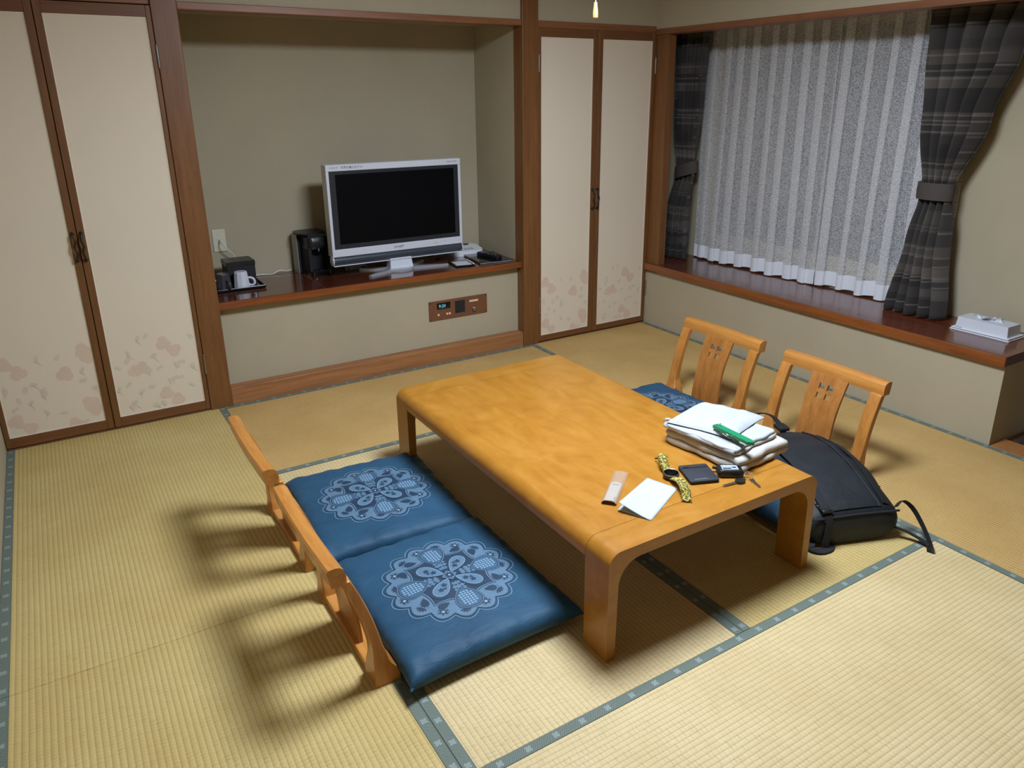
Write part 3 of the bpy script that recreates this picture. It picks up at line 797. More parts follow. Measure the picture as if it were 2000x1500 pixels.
# ------------------------------------------------------------------ cushions with printed medallion
CA, CB, CT = .276, .312, .080
def top_z(x, y):
    u, v = max(-1, min(1, x/CA)), max(-1, min(1, y/CB)); au, av = abs(u), abs(v)
    f = max(0, (1-au**16)*(1-av**16))
    dome = .014*(1-u*u)*(1-v*v)
    su = max(0, (au-.62)/.38)**1.5; sv = max(0, (av-.66)/.34)**1.5
    wr = .0030*su*(math.sin(y*62+2*u)+.7*math.sin(y*111+1.3+3*u)) + .0030*sv*(math.sin(x*58+2*v)+.7*math.sin(x*99+.6-2*v))
    return .026+(CT-.014-.026)*f**.5 + dome + wr*f**.4
def make_cushion():
    t = thing('floor_cushion', '', 'cushion')
    n = 64
    def sq(u, v, top):
        pu, pv = math.sin(u*PI/2)*.85+u*.15, math.sin(v*PI/2)*.85+v*.15
        x = CA*pu*(1-.035*(1-abs(pv)**3)*abs(pu)**6); y = CB*pv*(1-.035*(1-abs(pu)**3)*abs(pv)**6)
        if top: return (x, y, top_z(CA*pu, CB*pv))
        f = max((1-pu**16)*(1-pv**16), 0); return (x, y, .026-.026*f**.5)
    m = MB().grid(n, n, lambda a, b: sq(2*a-1, 2*b-1, True)).grid(n, n, lambda a, b: sq(2*a-1, 2*b-1, False))
    me = m.mesh('cover', BLUE, None)
    bm = bmesh.new(); bm.from_mesh(me); bmesh.ops.remove_doubles(bm, verts=bm.verts[:], dist=1e-5); bmesh.ops.recalc_face_normals(bm, faces=bm.faces[:]); bm.to_mesh(me); bm.free()
    for p in me.polygons: p.use_smooth = True
    o = bpy.data.objects.new('cover', me); COL.objects.link(o); o.parent = t
    # corner tassel-like points
    for sx in (-1, 1):
        for sy in (-1, 1):
            MB().tube([(sx*CA*.97, sy*CB*.97, .026), (sx*(CA+.003), sy*(CB+.003), .024)], [.008, .003], 6).build('corner_point', BLUE, t, 60)
    fn = lambda x, y, l: (x, y, top_z(x, y)+.0006+l)
    A, B, D = Ink(fn), Ink(fn), Ink(fn)
    R0 = .205
    def petal(cx, cy, a, l, w, n=22):
        pts = []
        for i in range(n):
            q = 2*PI*i/n; px = l*(.5-.5*math.cos(q)); py = w*math.sin(q)*math.sin(q/2)
            pts.append((cx+px*math.cos(a)-py*math.sin(a), cy+px*math.sin(a)+py*math.cos(a)))
        return pts
    def circ(cx, cy, r, n=12, k=0, amp=0): return [(cx+r*(1+amp*math.cos(k*2*PI*i/n))*math.cos(2*PI*i/n), cy+r*(1+amp*math.cos(k*2*PI*i/n))*math.sin(2*PI*i/n)) for i in range(n)]
    NS = 16
    def scal(R, dep): return [((R+dep*abs(math.sin(NS/2*q)))*math.cos(q), (R+dep*abs(math.sin(NS/2*q)))*math.sin(q)) for q in [2*PI*i/192 for i in range(192)]]
    A.fill(scal(R0-.028, .022), .0000, 8)
    B.stroke(scal(R0-.022, .024), .0016, .0002, True)
    D.stroke(scal(R0-.030, .022), .0040, .0002, True)
    star = []
    for i in range(96):
        q = 2*PI*i/96; star.append(((.112+.030*(1-abs(math.sin(4*q))**.7))*math.cos(q), (.112+.030*(1-abs(math.sin(4*q))**.7))*math.sin(q)))
    D.fill(star, .0002, 6); B.stroke(star, .0014, .0004, True)
    D.stroke([(x*1.03, y*1.03) for x, y in star], .0035, .0003, True)
    def flower(cx, cy, r, ink, lift, k=5): ink.fill(circ(cx, cy, r, 20, k, .32), lift, 1)
    for i in range(NS):                                   # scallop fillings
        q = 2*PI*(i+.5)/NS; cx, cy = (R0-.037)*math.cos(q), (R0-.037)*math.sin(q)
        if i % 2 == 0:
            flower(cx, cy, .0125, D, .0002, 6); flower(cx, cy, .0048, B, .0004, 4)
            for s in (-1, 1): D.stroke([(cx+.016*math.cos(q+s*(.8+.35*j)), cy+.016*math.sin(q+s*(.8+.35*j))) for j in range(6)], .0014, .0002)
        else:
            for s in range(-2, 3):
                b = q+s*.55; D.fill(petal(cx-.006*math.cos(q), cy-.006*math.sin(q), b, .019, .0042, 10), .0002+.00002*(s+2), 1)
            for s in (-1, 1):
                D.stroke([(cx-.012*math.cos(q)+s*.010*math.sin(q)+.006*math.cos(q+s*.7*j), cy-.012*math.sin(q)-s*.010*math.cos(q)+.006*math.sin(q+s*.7*j)) for j in range(9)], .0013, .0003)
    for i in range(4):                                    # lattice pine cones between leaf sprays
        a = PI/2*i-.02; cx, cy = .122*math.cos(a), .122*math.sin(a)
        cone = petal(.070*math.cos(a), .070*math.sin(a), a, .094, .050)
        D.fill([(cx+(x-cx)*1.16, cy+(y-cy)*1.16) for x, y in cone], .00045, 2)
        cn = Ink(fn); cn.fill(cone, .0006, 3); cn.build('printed_cone', INKM, o)
        D.stroke([(cx+(x-cx)*1.0, cy+(y-cy)*1.0) for x, y in cone], .0030, .0008, True); B.stroke([(cx+(x-cx)*1.07, cy+(y-cy)*1.07) for x, y in cone], .0012, .0008, True)
        ca, sa = math.cos(a), math.sin(a)
        for gi in range(-2, 3):
            for gj in range(-3, 4):
                lx, ly = gj*.0096, gi*.0096
                if (lx/.036)**2+(ly/.024)**2 > 1: continue
                x, y = cx+lx*ca-ly*sa, cy+lx*sa+ly*ca
                B.fill([(x+.0042*math.cos(a+PI/4+PI/2*j), y+.0042*math.sin(a+PI/4+PI/2*j)) for j in range(4)], .0009, 1)
        for s in (-1, 1):
            b = a+s*.46; D.fill(petal(.128*math.cos(b), .128*math.sin(b), b+s*.9, .040, .017), .0005, 1)
    for i in range(4):                                    # paisley cross
        a = PI/4+PI/2*i-.02
        p = petal(.018*math.cos(a), .018*math.sin(a), a, .088, .031)
        D.fill([(x*1.05, y*1.05) for x, y in petal(.012*math.cos(a), .012*math.sin(a), a, .100, .040)], .0010, 2)
        A.fill(p, .0012, 3); B.stroke(p, .0016, .0014, True)
        for r_, k_ in ((.052, .0085), (.076, .0085), (.066, .005)):
            off = .009 if r_ == .066 else 0
            flower(r_*math.cos(a)-off*math.sin(a), r_*math.sin(a)+off*math.cos(a), k_, D, .0014, 5)
        for s in (-1, 1):                                 # ribbon crossing at the centre
            D.stroke([(.010*math.cos(a)+s*.018*-math.sin(a)*(1-t)+.030*t*math.cos(a)+s*.012*t*-math.sin(a), .010*math.sin(a)+s*.018*math.cos(a)*(1-t)+.030*t*math.sin(a)+s*.012*t*math.cos(a)) for t in (0, .5, 1)], .0022, .0011)
        b = a+PI/4
        for rr, k_ in ((.044, .0075), (.062, .0085), (.076, .006)):
            for s in (-.20, .20): flower(rr*math.cos(b+s), rr*math.sin(b+s), k_*.8, A, .0005, 4)
            flower(rr*math.cos(b), rr*math.sin(b), k_, A, .0005, 5)
    sqr = lambda r: [(r*math.cos(PI/2*i-.02), r*math.sin(PI/2*i-.02)) for i in range(4)]
    A.fill(sqr(.026), .0016, 2); D.stroke(sqr(.026), .0022, .0018, True); flower(0, 0, .014, D, .0018, 8); flower(0, 0, .004, B, .0020, 4)
    A.build('printed_medallion', INK, o); B.build('printed_outline', INK2, o); D.build('printed_shading', INKD, o)
    return t
CUSH = [((-2.512, -1.400, .019), math.radians(-4), 'indigo cushion with a printed medallion on the far left floor chair'),
        ((-2.516, -2.015, .019), math.radians(1), 'indigo cushion with a printed medallion on the near left floor chair'),
        ((-1.085, -1.375, .019), PI+math.radians(2), 'indigo cushion on the far right floor chair, half hidden by the table'),
        ((-1.085, -2.010, .019), PI+math.radians(-2), 'indigo cushion lying under the black backpack')]
c0 = make_cushion()
for i, (loc, rz, lab) in enumerate(CUSH):
    if i == 0: c0.location = loc; c0.rotation_euler = (0, 0, rz); c0['label'] = lab; c0['group'] = 'indigo floor cushions'
    else: dup(c0, loc, rz, lab, 'indigo floor cushions')

# ------------------------------------------------------------------ television
tv = thing('television', 'silver-white flat television with a black screen standing on the alcove shelf', 'television', (-1.680, .232, SH_Z), math.radians(0))
TW, TZ0, TZ1 = .400, .072, .610
fr = MB()
for lo, hi in (((-TW, -.03, TZ1-.034), (TW, .045, TZ1)), ((-TW, -.03, TZ0+.044), (TW, .045, TZ0+.086)), ((-TW, -.03, TZ0+.086), (-TW+.016, .045, TZ1-.034)), ((TW-.016, -.03, TZ0+.086), (TW, .045, TZ1-.034))):
    fr.box(lo, hi, .002, 1)
fr.build('front_frame', WHITEG, tv)
MB().box((-TW+.012, .0, TZ0+.05), (TW-.012, .08, TZ1-.012), .01, 2).build('back_shell', BLACK, tv)
MB().box((-TW+.016, -.026, TZ0+.086), (TW-.016, .0, TZ1-.034)).build('inner_bezel', BEZEL, tv)
MB().box((-TW+.050, -.0275, TZ0+.112), (TW-.044, -.024, TZ1-.052)).build('screen', SCREEN, tv)
sb = MB(); rings = []
for x in (-TW+.006, TW-.006):
    rings.append([(x, -.022+.030*math.cos(q)*-1+.018, TZ0+.022+.026*math.sin(q)) for q in [2*PI*i/20 for i in range(20)]])
sb.loft(rings).build('speaker_bar', SPEAK, tv, 40)
for s in (-1, 1):
    MB().lathe([(.030, 0), (.030, .006), (.022, .009), (.001, .009)], 24, M=Matrix.Translation((s*(TW-.006), -.004, TZ0+.022)) @ Matrix.Rotation(s*PI/2, 4, 'Y')).build('end_cap', WHITEG, tv, 40)
MB().box((-TW+.004, -.028, TZ0-.008), (TW-.004, -.004, TZ0-.004)).build('lower_trim', WHITEG, tv)
nk = MB(); rings = []
for k in range(7):
    t_ = k/6; z = .012+(TZ0+.01-.012)*t_; w = .070-.006*t_; d = .020+.012*(1-t_)
    rings.append([(-w, -d, z), (w, -d, z), (w, d, z), (-w, d, z)])
nk.loft(rings).build('neck', WHITEG, tv, 40)
st = MB()
st.lathe([(.085, 0), (.085, .008), (.072, .014), (.001, .015)], 28)
for a, l in ((math.radians(208), .20), (math.radians(-16), .24), (math.radians(150), .19), (math.radians(35), .19)):
    rings = []
    for k in range(9):
        t_ = k/8; r = .05+l*t_; w = .030*(1-t_)+.014*t_ if t_ < .99 else .010; h = .016-.004*t_
        c_, s_ = math.cos(a), math.sin(a)
        rings.append([(r*c_+q*w*s_, r*s_*.85-q*w*c_, z) for q, z in ((-1, 0), (1, 0), (1, h*.6), (.6, h), (-.6, h), (-1, h*.6))])
    st.loft(rings)
st.build('stand', CHROME, tv, 40)
TM = lambda x, z, y=-.0302: Matrix.Translation((x, y, z)) @ Matrix.Rotation(PI/2, 4, 'X')
text_part('brand_lettering', 'SHARP', .020, DARKINK, tv, TM(-.01, TZ0+.066))
text_part('series_lettering', 'AQUOS', .014, GREYINK, tv, TM(-TW+.045, TZ1-.016))
text_part('slogan_lettering', '世界の亀山モデル', .0155, DARKINK, tv, TM(-TW+.145, TZ1-.017))
text_part('feature_lettering', 'Digital Hi-Vision', .010, DARKINK, tv, TM(TW-.055, TZ1-.015))
for x in (.215, .230): MB().lathe([(.0026, 0), (.002, .001), (.0005, .0012)], 8, M=TM(x, TZ0+.064)).build('indicator', DARKINK, tv)
for x in (.255, .270, .285): MB().box((x-.002, -.0306, TZ0+.067), (x+.002, -.0298, TZ0+.069)).build('indicator_mark', GREYINK, tv)

# ------------------------------------------------------------------ things on the alcove shelf
S = SH_Z
cm = thing('coffee_machine', 'black capsule coffee machine on the shelf beside the television', 'coffee machine', (-2.110, .408, S), math.radians(6))
def body_ring(w, y0, y1, z, r=.03): return [(x, y, z) for x, y in rrect(-w, y0, w, y1, r, 4)]
MB().loft([body_ring(.070, .0, .12, 0), body_ring(.069, .0, .12, .10), body_ring(.067, .0, .12, .20), body_ring(.060, .01, .11, .222)]).build('body', BLACKM, cm, 40)
MB().loft([body_ring(.066, -.085, .05, .0), body_ring(.066, -.085, .05, .018), body_ring(.068, -.08, .05, .022)]).build('drip_base', GLOSSB, cm, 40)
MB().loft([body_ring(.071, -.07, .05, .150), body_ring(.066, -.078, .05, .175), body_ring(.070, -.070, .05, .212), body_ring(.056, -.055, .05, .226)]).build('brew_head', BLACK, cm, 40)
for s in (-1, 1): MB().box((s*.058-.010, -.062, .018), (s*.058+.010, .03, .16), .006, 2).build('side_column', BLACKM, cm)
MB().lathe([(.024, .150), (.020, .132), (.012, .128)], 20, (0, -.035, 0)).build('nozzle', GLOSSB, cm, 40)
MB().lathe([(.022, 0), (.022, .004), (.001, .005)], 24, M=Matrix.Translation((.012, -.076, .186)) @ Matrix.Rotation(PI/2, 4, 'X')).build('dial', BEZEL, cm, 40)
gr = MB()
for i in range(7): gr.box((-.05+.0155*i, -.078, .022), (-.044+.0155*i, -.012, .026))
gr.build('drip_grate', STEEL, cm)
MB().loft([[(x, y, z) for x, y in rrect(-.094, -.04, .062, .12, .05, 5)] for z in (.226, .234)]).build('lid', BLACK, cm, 40)
MB().box((-.092, .04, .0), (-.088, .11, .222), .001, 1).build('tank_edge', TANK, cm)
MB().box((-.088, .045, .0), (-.070, .11, .220), .004, 1).build('water_tank', BLACKM, cm)

tr = thing('serving_tray', 'black lacquered tray holding two mugs and a box on the alcove shelf', 'tray', (-2.575, .335, S))
MB().box((-.135, -.125, .0), (.120, .125, .006), .002, 1).build('base', GLOSSB, tr)
for lo, hi in (((-.138, -.130, .003), (.125, -.122, .018)), ((-.138, .122, .003), (.125, .130, .018)), ((-.138, -.122, .003), (-.130, .122, .018)), ((.117, -.122, .003), (.125, .122, .018))):
    MB().box(lo, hi, .0025, 2).build('rim', GLOSSB, tr)
bxx = thing('drip_box', 'black lidded box of tea and coffee on the tray behind the mugs', 'box', (-2.545, .372, S+.006))
MB().box((-.072, -.066, 0), (.072, .066, .112), .002, 1).build('body', BLACKM, bxx)
MB().box((-.074, -.068, .104), (.074, .068, .128), .002, 1).build('lid', BLACK, bxx)
MB().box((-.012, -.012, .1281), (.010, -.004, .1284)).build('mark', plain('gold_print', L(150,130,84), .5), bxx)
def mug(name, mat, loc, rz, label):
    t = thing(name, label, 'mug', loc, rz, 'mugs on the tray')
    n = 10; rings = []
    for r, z in ((.040, 0), (.041, .003), (.0395, .02), (.033, .083), (.031, .0865), (.001, .087)):
        rings.append([(r*math.cos(2*PI*k/n), r*math.sin(2*PI*k/n), z) for k in range(n)])
    MB().loft(rings).build('body', mat, t, 15)
    MB().tube(bez([(.037, 0, .016), (.052, 0, .012), (.066, 0, .022), (.064, 0, .042), (.050, 0, .052), (.035, 0, .052)], 5), .0062, 8).build('handle', mat, t, 60)
mug('mug', plain('white_glaze', L(206,208,216), .3, var=.03, coat=.4), (-2.562, .256, S+.006), math.radians(-25), 'white mug upside down on the black tray')
mug('mug', plain('black_glaze', L(52,54,60), .3, var=.05, coat=.4), (-2.650, .258, S+.006), math.radians(-75), 'dark grey mug upside down at the tray edge by the post')

ou = thing('wall_outlet', 'beige outlet plate on the alcove back wall above the tray', 'outlet', (-2.592, AD, .748))
MB().box((-.034, -.006, -.060), (.034, 0, .060), .002, 2).build('plate', BEIGE, ou)
MB().box((-.013, -.0075, -.012), (.013, -.005, .012), .001, 1).build('insert', BEIGE, ou)
MB().box((-.006, -.009, -.004), (.004, -.007, .006), .0005, 1).build('socket_hole', GREYP, ou)
co = MB().tube(bez([(-2.593, AD-.008, .747), (-2.585, AD-.055, .735), (-2.562, AD-.06, .70), (-2.535, AD-.05, .665), (-2.52, AD-.045, .60), (-2.47, AD-.04, S+.012), (-2.40, AD-.04, S+.006), (-2.34, AD-.05, S+.005), (-2.295, AD-.03, S+.016), (-2.262, AD-.04, S+.010), (-2.235, AD-.05, S+.014)], 6), .0034, 7).build('power_cord', CORD, None, 60)  # white power cord between the wall outlet and the coffee machine
tag(co, 'white cord running from the wall outlet along the shelf to the coffee machine', 'cord')
ad = thing('power_adapter', 'white plug adapter half hidden by the post beside the tray', 'adapter', (-2.690, .470, S))
MB().box((-.030, -.02, 0), (.030, .02, .026), .004, 2).build('body', WHITEP, ad)
MB().tube([(.028, 0, .012), (.05, .01, .008), (.075, .02, .006)], .003, 6).build('lead', CORD, ad, 60)

sx = thing('set_top_unit', 'small grey unit lying on the shelf below the television', 'set-top box', (-1.895, .385, S), math.radians(-8))
MB().box((-.062, -.03, 0), (.062, .05, .024), .002, 1).build('case', GREYP, sx)
MB().box((.030, -.0315, .006), (.052, -.0295, .018)).build('front_port', BLACK, sx)
MB().box((-.052, -.0315, .008), (-.04, -.0295, .016)).build('front_port', BLACK, sx)

ph = thing('telephone', 'white desk telephone half hidden behind the television', 'telephone', (-1.150, .430, S), math.radians(-4))
rings = []
for z, k in ((0, 1.0), (.012, 1.0), (.03, .97)):
    pts = rrect(-.105, -.085, .105, .085, .045, 6)
    rings.append([(x*k, y*k, z*(1+ .55*(y+.085)/.17) ) for x, y in pts])
MB().loft(rings).build('base', WHITEP, ph, 40)
hs = MB().tube(bez([(-.085, -.062, .046), (-.083, -.02, .056), (-.083, .03, .062), (-.085, .07, .062)], 5), [.022 if i in (0, 1, 2, 14, 15) else .016 for i in range(16)], 12)
hs.build('handset', WHITEP, ph, 60)
for i in range(3):
    for j in range(4):
        y = -.045+.022*j; MB().box((-.018+.022*i, y-.006, .032+.05*(y+.085)*.3), (-.004+.022*i, y+.006, .036+.05*(y+.085)*.36), .0015, 1).build('key', GREYP, ph)
MB().box((-.02, .045, .046), (.05, .068, .050), .001, 1).build('index_card', BEZEL, ph)
co = []
for i in range(150):
    t_ = i/149; a = t_*2*PI*18; cx = -.115-.10*math.sin(PI*t_); cy = -.06-.05*t_+.06*t_*t_
    co.append((cx+.004*math.cos(a), cy+.10*t_-.03, .010+.007*math.sin(a)))
MB().tube(co, .0022, 5).build('coiled_cord', GREYP, ph, 60)

fo = thing('info_folder', 'black information folder lying flat at the right end of the alcove shelf', 'folder', (-1.110, .215, S), math.radians(-7))
MB().box((-.105, -.150, 0), (.105, .150, .003), .001, 1).build('back_cover', BLACK, fo)
MB().box((-.102, -.147, .003), (.103, .147, .0075)).build('pages', plain('grey_pages', L(170,172,176), .7), fo)
MB().box((-.105, -.150, .0075), (.105, .150, .0105), .001, 1).build('front_cover', GLOSSB, fo)
re = thing('remote_control', 'black television remote lying on the information folder', 'remote', (-1.098, .205, S+.0105), math.radians(14))
MB().loft([[(x, y, z) for x, y in rrect(-.024*k, -.095*k2, .024*k, .095*k2, .012, 4)] for z, k, k2 in ((0, .92, .98), (.008, 1, 1), (.018, .96, .99), (.021, .86, .96))]).build('case', BLACK, re, 40)
for j in range(9):
    for i in range(3):
        MB().box((-.016+.0125*i, -.072+.016*j, .0205), (-.009+.0125*i, -.064+.016*j, .0225), .0008, 1).build('button', GREYP if (j > 6 or (i+j) % 4 == 0) else BEZEL, re)
npd = thing('memo_pad', 'small white memo pad in a black holder on the alcove shelf', 'memo pad', (-1.320, .150, S), math.radians(-9))
MB().box((-.060, -.075, 0), (.060, .075, .008), .002, 1).build('holder', GLOSSB, npd)
MB().box((-.050, -.060, .008), (.044, .040, .0105), .0005, 1).build('paper', plain('pale_memo_paper', L(196,206,208), .7, var=.02), npd)
pn = MB().tube([(.052, -.07, .013), (.052, .055, .013)], .0045, 8)
pn.tube([(.052, .055, .013), (.052, .066, .013)], [.0045, .001], 8)
tag(pn.build('ballpoint_pen', WHITEP, None, 50, loc=(-1.320, .150, S), rotz=math.radians(-9)), 'white pen lying on the memo pad holder', 'pen')

# ------------------------------------------------------------------ things on the low table
Z = TH
def placed(name, label, cat, x, y, a, z=Z): return thing(name, label, cat, (x, y, z), math.radians(a))
# kraft sleeve: slightly puffed paper tube, open at the near end
sv = placed('paper_sleeve', 'narrow kraft paper packet with a pale printed label on the table', 'packet', -2.035, -2.208, 40.6)
def sleeve(u, v, top):
    x = -.105+.21*u; w = .0225; y = -w+2*w*v
    e = (1-abs(2*v-1)**4); g = .0085-.004*u
    curl = .004*(1-u)**3
    return (x, y, (.0012+e*g+curl) if top else .0008+curl*.6)
m = MB().grid(16, 10, lambda u, v: sleeve(u, v, True)).grid(16, 10, lambda u, v: sleeve(u, v, False)); m.build('sleeve', KRAFT, sv, 60)
fn = lambda x, y, l: (x, y, sleeve((x+.105)/.21, (y+.0225)/.045, True)[2]+l)
lp = MB().grid(10, 8, lambda u, v: fn(-.101+.118*u+.008*(1-(2*v-1)**2)*u, -.0165+.033*v, .0005)); lp.build('label', LABELP, sv, 60)
ik = Ink(fn)
for i in range(7): ik.stroke([(.004, -.010+.0031*i), (.009, -.0095+.0031*i)], .0016, .0008)
ik.stroke([(-.093, -.013), (-.074, -.013)], .0012, .0008)
ik.build('small_print', DARKINK, sv)
# folded card
cd = placed('folded_card', 'folded blank white card standing slightly open on the table', 'card', -1.995, -2.318, 26.8)
def card(u, v, top):
    x = -.108+.216*u; y = -.050+.100*v
    if not top: return (x, y+.004*v, .0012+.004*(v**2)*(1-u))
    return (x, y, .0016+.030*(v**1.25)*(1-.72*u)*(.85+.15*v))
for nm, tp in (('upper_leaf', True), ('lower_leaf', False)):
    o = MB().grid(14, 10, lambda u, v: card(u, v, tp)).build(nm, PAPERW, cd, 180)
    s_ = o.modifiers.new('thick', 'SOLIDIFY'); s_.thickness = .0005
# wallet
wl = placed('wallet', 'black nylon wallet lying beside the watch', 'wallet', -1.765, -2.288, -22)
MB().loft([[(x, y, z) for x, y in rrect(-.048*k, -.055*k, .048*k, .055*k, .007, 4)] for z, k in ((0, .97), (.004, 1.), (.0055, .99))]).build('lower_flap', WALLET, wl, 40)
MB().loft([[(x, y, z) for x, y in rrect(-.048*k, -.055*k, .048*k, .055*k, .007, 4)] for z, k in ((.006, .98), (.010, 1.), (.012, .98), (.0125, .93))]).build('upper_flap', WALLET, wl, 40)
MB().box((-.044, .030, .0124), (.044, .0345, .0134), .0003, 1).build('zipper', BLACK, wl)
MB().box((-.038, .0345, .013), (-.018, .0385, .0148), .0008, 1).build('zip_pull', BLACKM, wl)
MB().box((-.030, -.044, .0124), (.012, -.0415, .0128)).build('stitched_mark', GREYINK, wl)
# watch with a braided cord strap
wa = placed('wristwatch', 'round black watch with a yellow camouflage braided cord strap', 'watch', -1.848, -2.252, -112)
MB().lathe([(.020, .003), (.0245, .006), (.0258, .014), (.0235, .0195), (.0215, .020)], 28).build('case', BLACK, wa, 35)
MB().lathe([(.0247, .0155), (.0252, .0185), (.0232, .0208), (.0218, .0200)], 28).build('bezel_ring', STEEL, wa, 35)
MB().lathe([(.0222, .0199), (.001, .0203)], 28).build('dial', GLOSSB, wa)
for s in (-1, 1):
    MB().box((s*.026-.005, -.012, .006), (s*.026+.004, .012, .014), .002, 1).build('lug', BLACK, wa)
MB().lathe([(.003, 0), (.003, .004), (.0005, .0045)], 10, M=Matrix.Translation((0, -.022, .010)) @ Matrix.Rotation(PI/2, 4, 'X')).build('crown', STEEL, wa, 40)
def braid(path, name):
    pts = bez(path, 10); m = MB(); L_ = [0]
    for a, b in zip(pts, pts[1:]): L_.append(L_[-1]+(b-a).length)
    tot = L_[-1]; n = int(tot/.0052)
    m.tube(pts, 0, flat=((0, 0, 1), .018, .0036))
    for k in range(n):
        d = (k+.5)/n*tot; i = max(j for j in range(len(L_)) if L_[j] <= d); i = min(i, len(pts)-2)
        p = pts[i].lerp(pts[i+1], (d-L_[i])/max(1e-6, L_[i+1]-L_[i])); t = (pts[i+1]-pts[i]).normalized()
        sd = t.cross(Vector((0, 0, 1))).normalized(); up = sd.cross(t)
        R = Matrix((( t.x, sd.x, up.x, p.x), (t.y, sd.y, up.y, p.y), (t.z, sd.z, up.z, p.z), (0, 0, 0, 1)))
        for q in (-1, 1):
            m.sphere((0, 0, 0), (.0032, .0068, .0040), 8, 6, R @ Matrix.Translation((0, q*.0066, .0008)) @ Matrix.Rotation(q*.55, 4, 'Z'))
        m.sphere((0, 0, 0), (.0026, .0034, .0040), 8, 6, R @ Matrix.Translation((0.0026, 0, .0012)))
        for q in (-1, 1): m.sphere((0, 0, 0), (.0024, .0024, .0036), 6, 5, R @ Matrix.Translation((0.0026, q*.0132, 0)))
    return m.build(name, PARA, wa, 180)
braid([(.024, 0, .009), (.045, .002, .020), (.075, .004, .026), (.110, .002, .022), (.140, -.004, .008), (.152, -.008, .004)], 'cord_strap')
braid([(-.024, 0, .009), (-.045, -.003, .018), (-.070, -.002, .030), (-.090, .004, .034), (-.104, .012, .026)], 'cord_strap')
bk = MB().tube([(-.098, -.008, .022), (-.098, .014, .022), (-.118, .016, .010), (-.118, -.010, .010)], .0022, 6, closed=True); bk.build('buckle', BLACKM, wa, 60)
MB().box((-.116, -.001, .013), (-.098, .004, .019), .001, 1).build('buckle_tongue', BLACKM, wa)
# car keys
KS = 1.18
ky = placed('car_keys', 'black remote fob with two keys on a ring in front of the towel', 'keys', -1.678, -2.336, -33)
ky.scale = (KS, KS, KS)
fb = MB().loft([[(x, y, z) for x, y in rrect(-.034*k, -.021*k, .034*k, .021*k, .009, 4)] for z, k in ((0, .9), (.005, 1.), (.016, 1.), (.021, .9), (.022, .84))]).build('remote_fob', BLACK, ky, 40)
MB().box((-.023, -.013, .0218), (.021, .013, .0226), .0004, 1).build('screen', LCD, fb)
MB().box((-.020, -.010, .0224), (.002, -.004, .0229)).build('screen_figure', BEZEL, fb)
MB().box((.006, -.004, .0224), (.016, .002, .0229)).build('screen_figure', BEZEL, fb)
MB().tube([(-.030, .016, .012), (-.042, .018, .013)], .0045, 8).build('aerial_stub', BLACK, fb, 60)
ringp = [(.046+.011*math.cos(2*PI*i/24), -.020+.011*math.sin(2*PI*i/24), .008+.006*math.sin(2*PI*i/24)) for i in range(24)]
MB().tube(ringp, .0009, 6, closed=True).build('key_ring', STEEL, ky, 60)
chn = MB()
for i in range(4):
    chn.tube([(.034+.004*i+.0038*math.cos(2*PI*k/12), -.012-.002*i+.0026*math.sin(2*PI*k/12)*(i % 2), .010+.0026*math.sin(2*PI*k/12)*((i+1) % 2)) for k in range(12)], .0007, 5, closed=True)
chn.build('chain', STEEL, ky, 60)
def key_part(name, loc, ang, head_mat, hl, hw, bl):
    M = Matrix.Translation(loc) @ Matrix.Rotation(math.radians(ang), 4, 'Z')
    hp = [(hl/2*math.cos(q), hw/2*math.sin(q)) for q in [2*PI*i/20 for i in range(20)]]
    th = .007 if head_mat is BLACK else .002
    k = MB().prism(hp, 0, th, M).build(name, head_mat, ky, 40)
    b = [(hl/2-.003, -.0034), (hl/2+bl*.25, -.0034), (hl/2+bl*.3, -.0022), (hl/2+bl*.42, -.0036), (hl/2+bl*.55, -.0020), (hl/2+bl*.7, -.0034), (hl/2+bl*.82, -.0022), (hl/2+bl, 0), (hl/2+bl-.004, .0034), (hl/2-.003, .0034)]
    MB().prism(b, th*.3, th*.3+.002, M).build('blade', STEEL, k)
key_part('key', (.018, -.043, .0005), 205, BLACK, .030, .023, .042)
key_part('key', (.052, -.036, .001), 285, STEEL, .018, .013, .030)

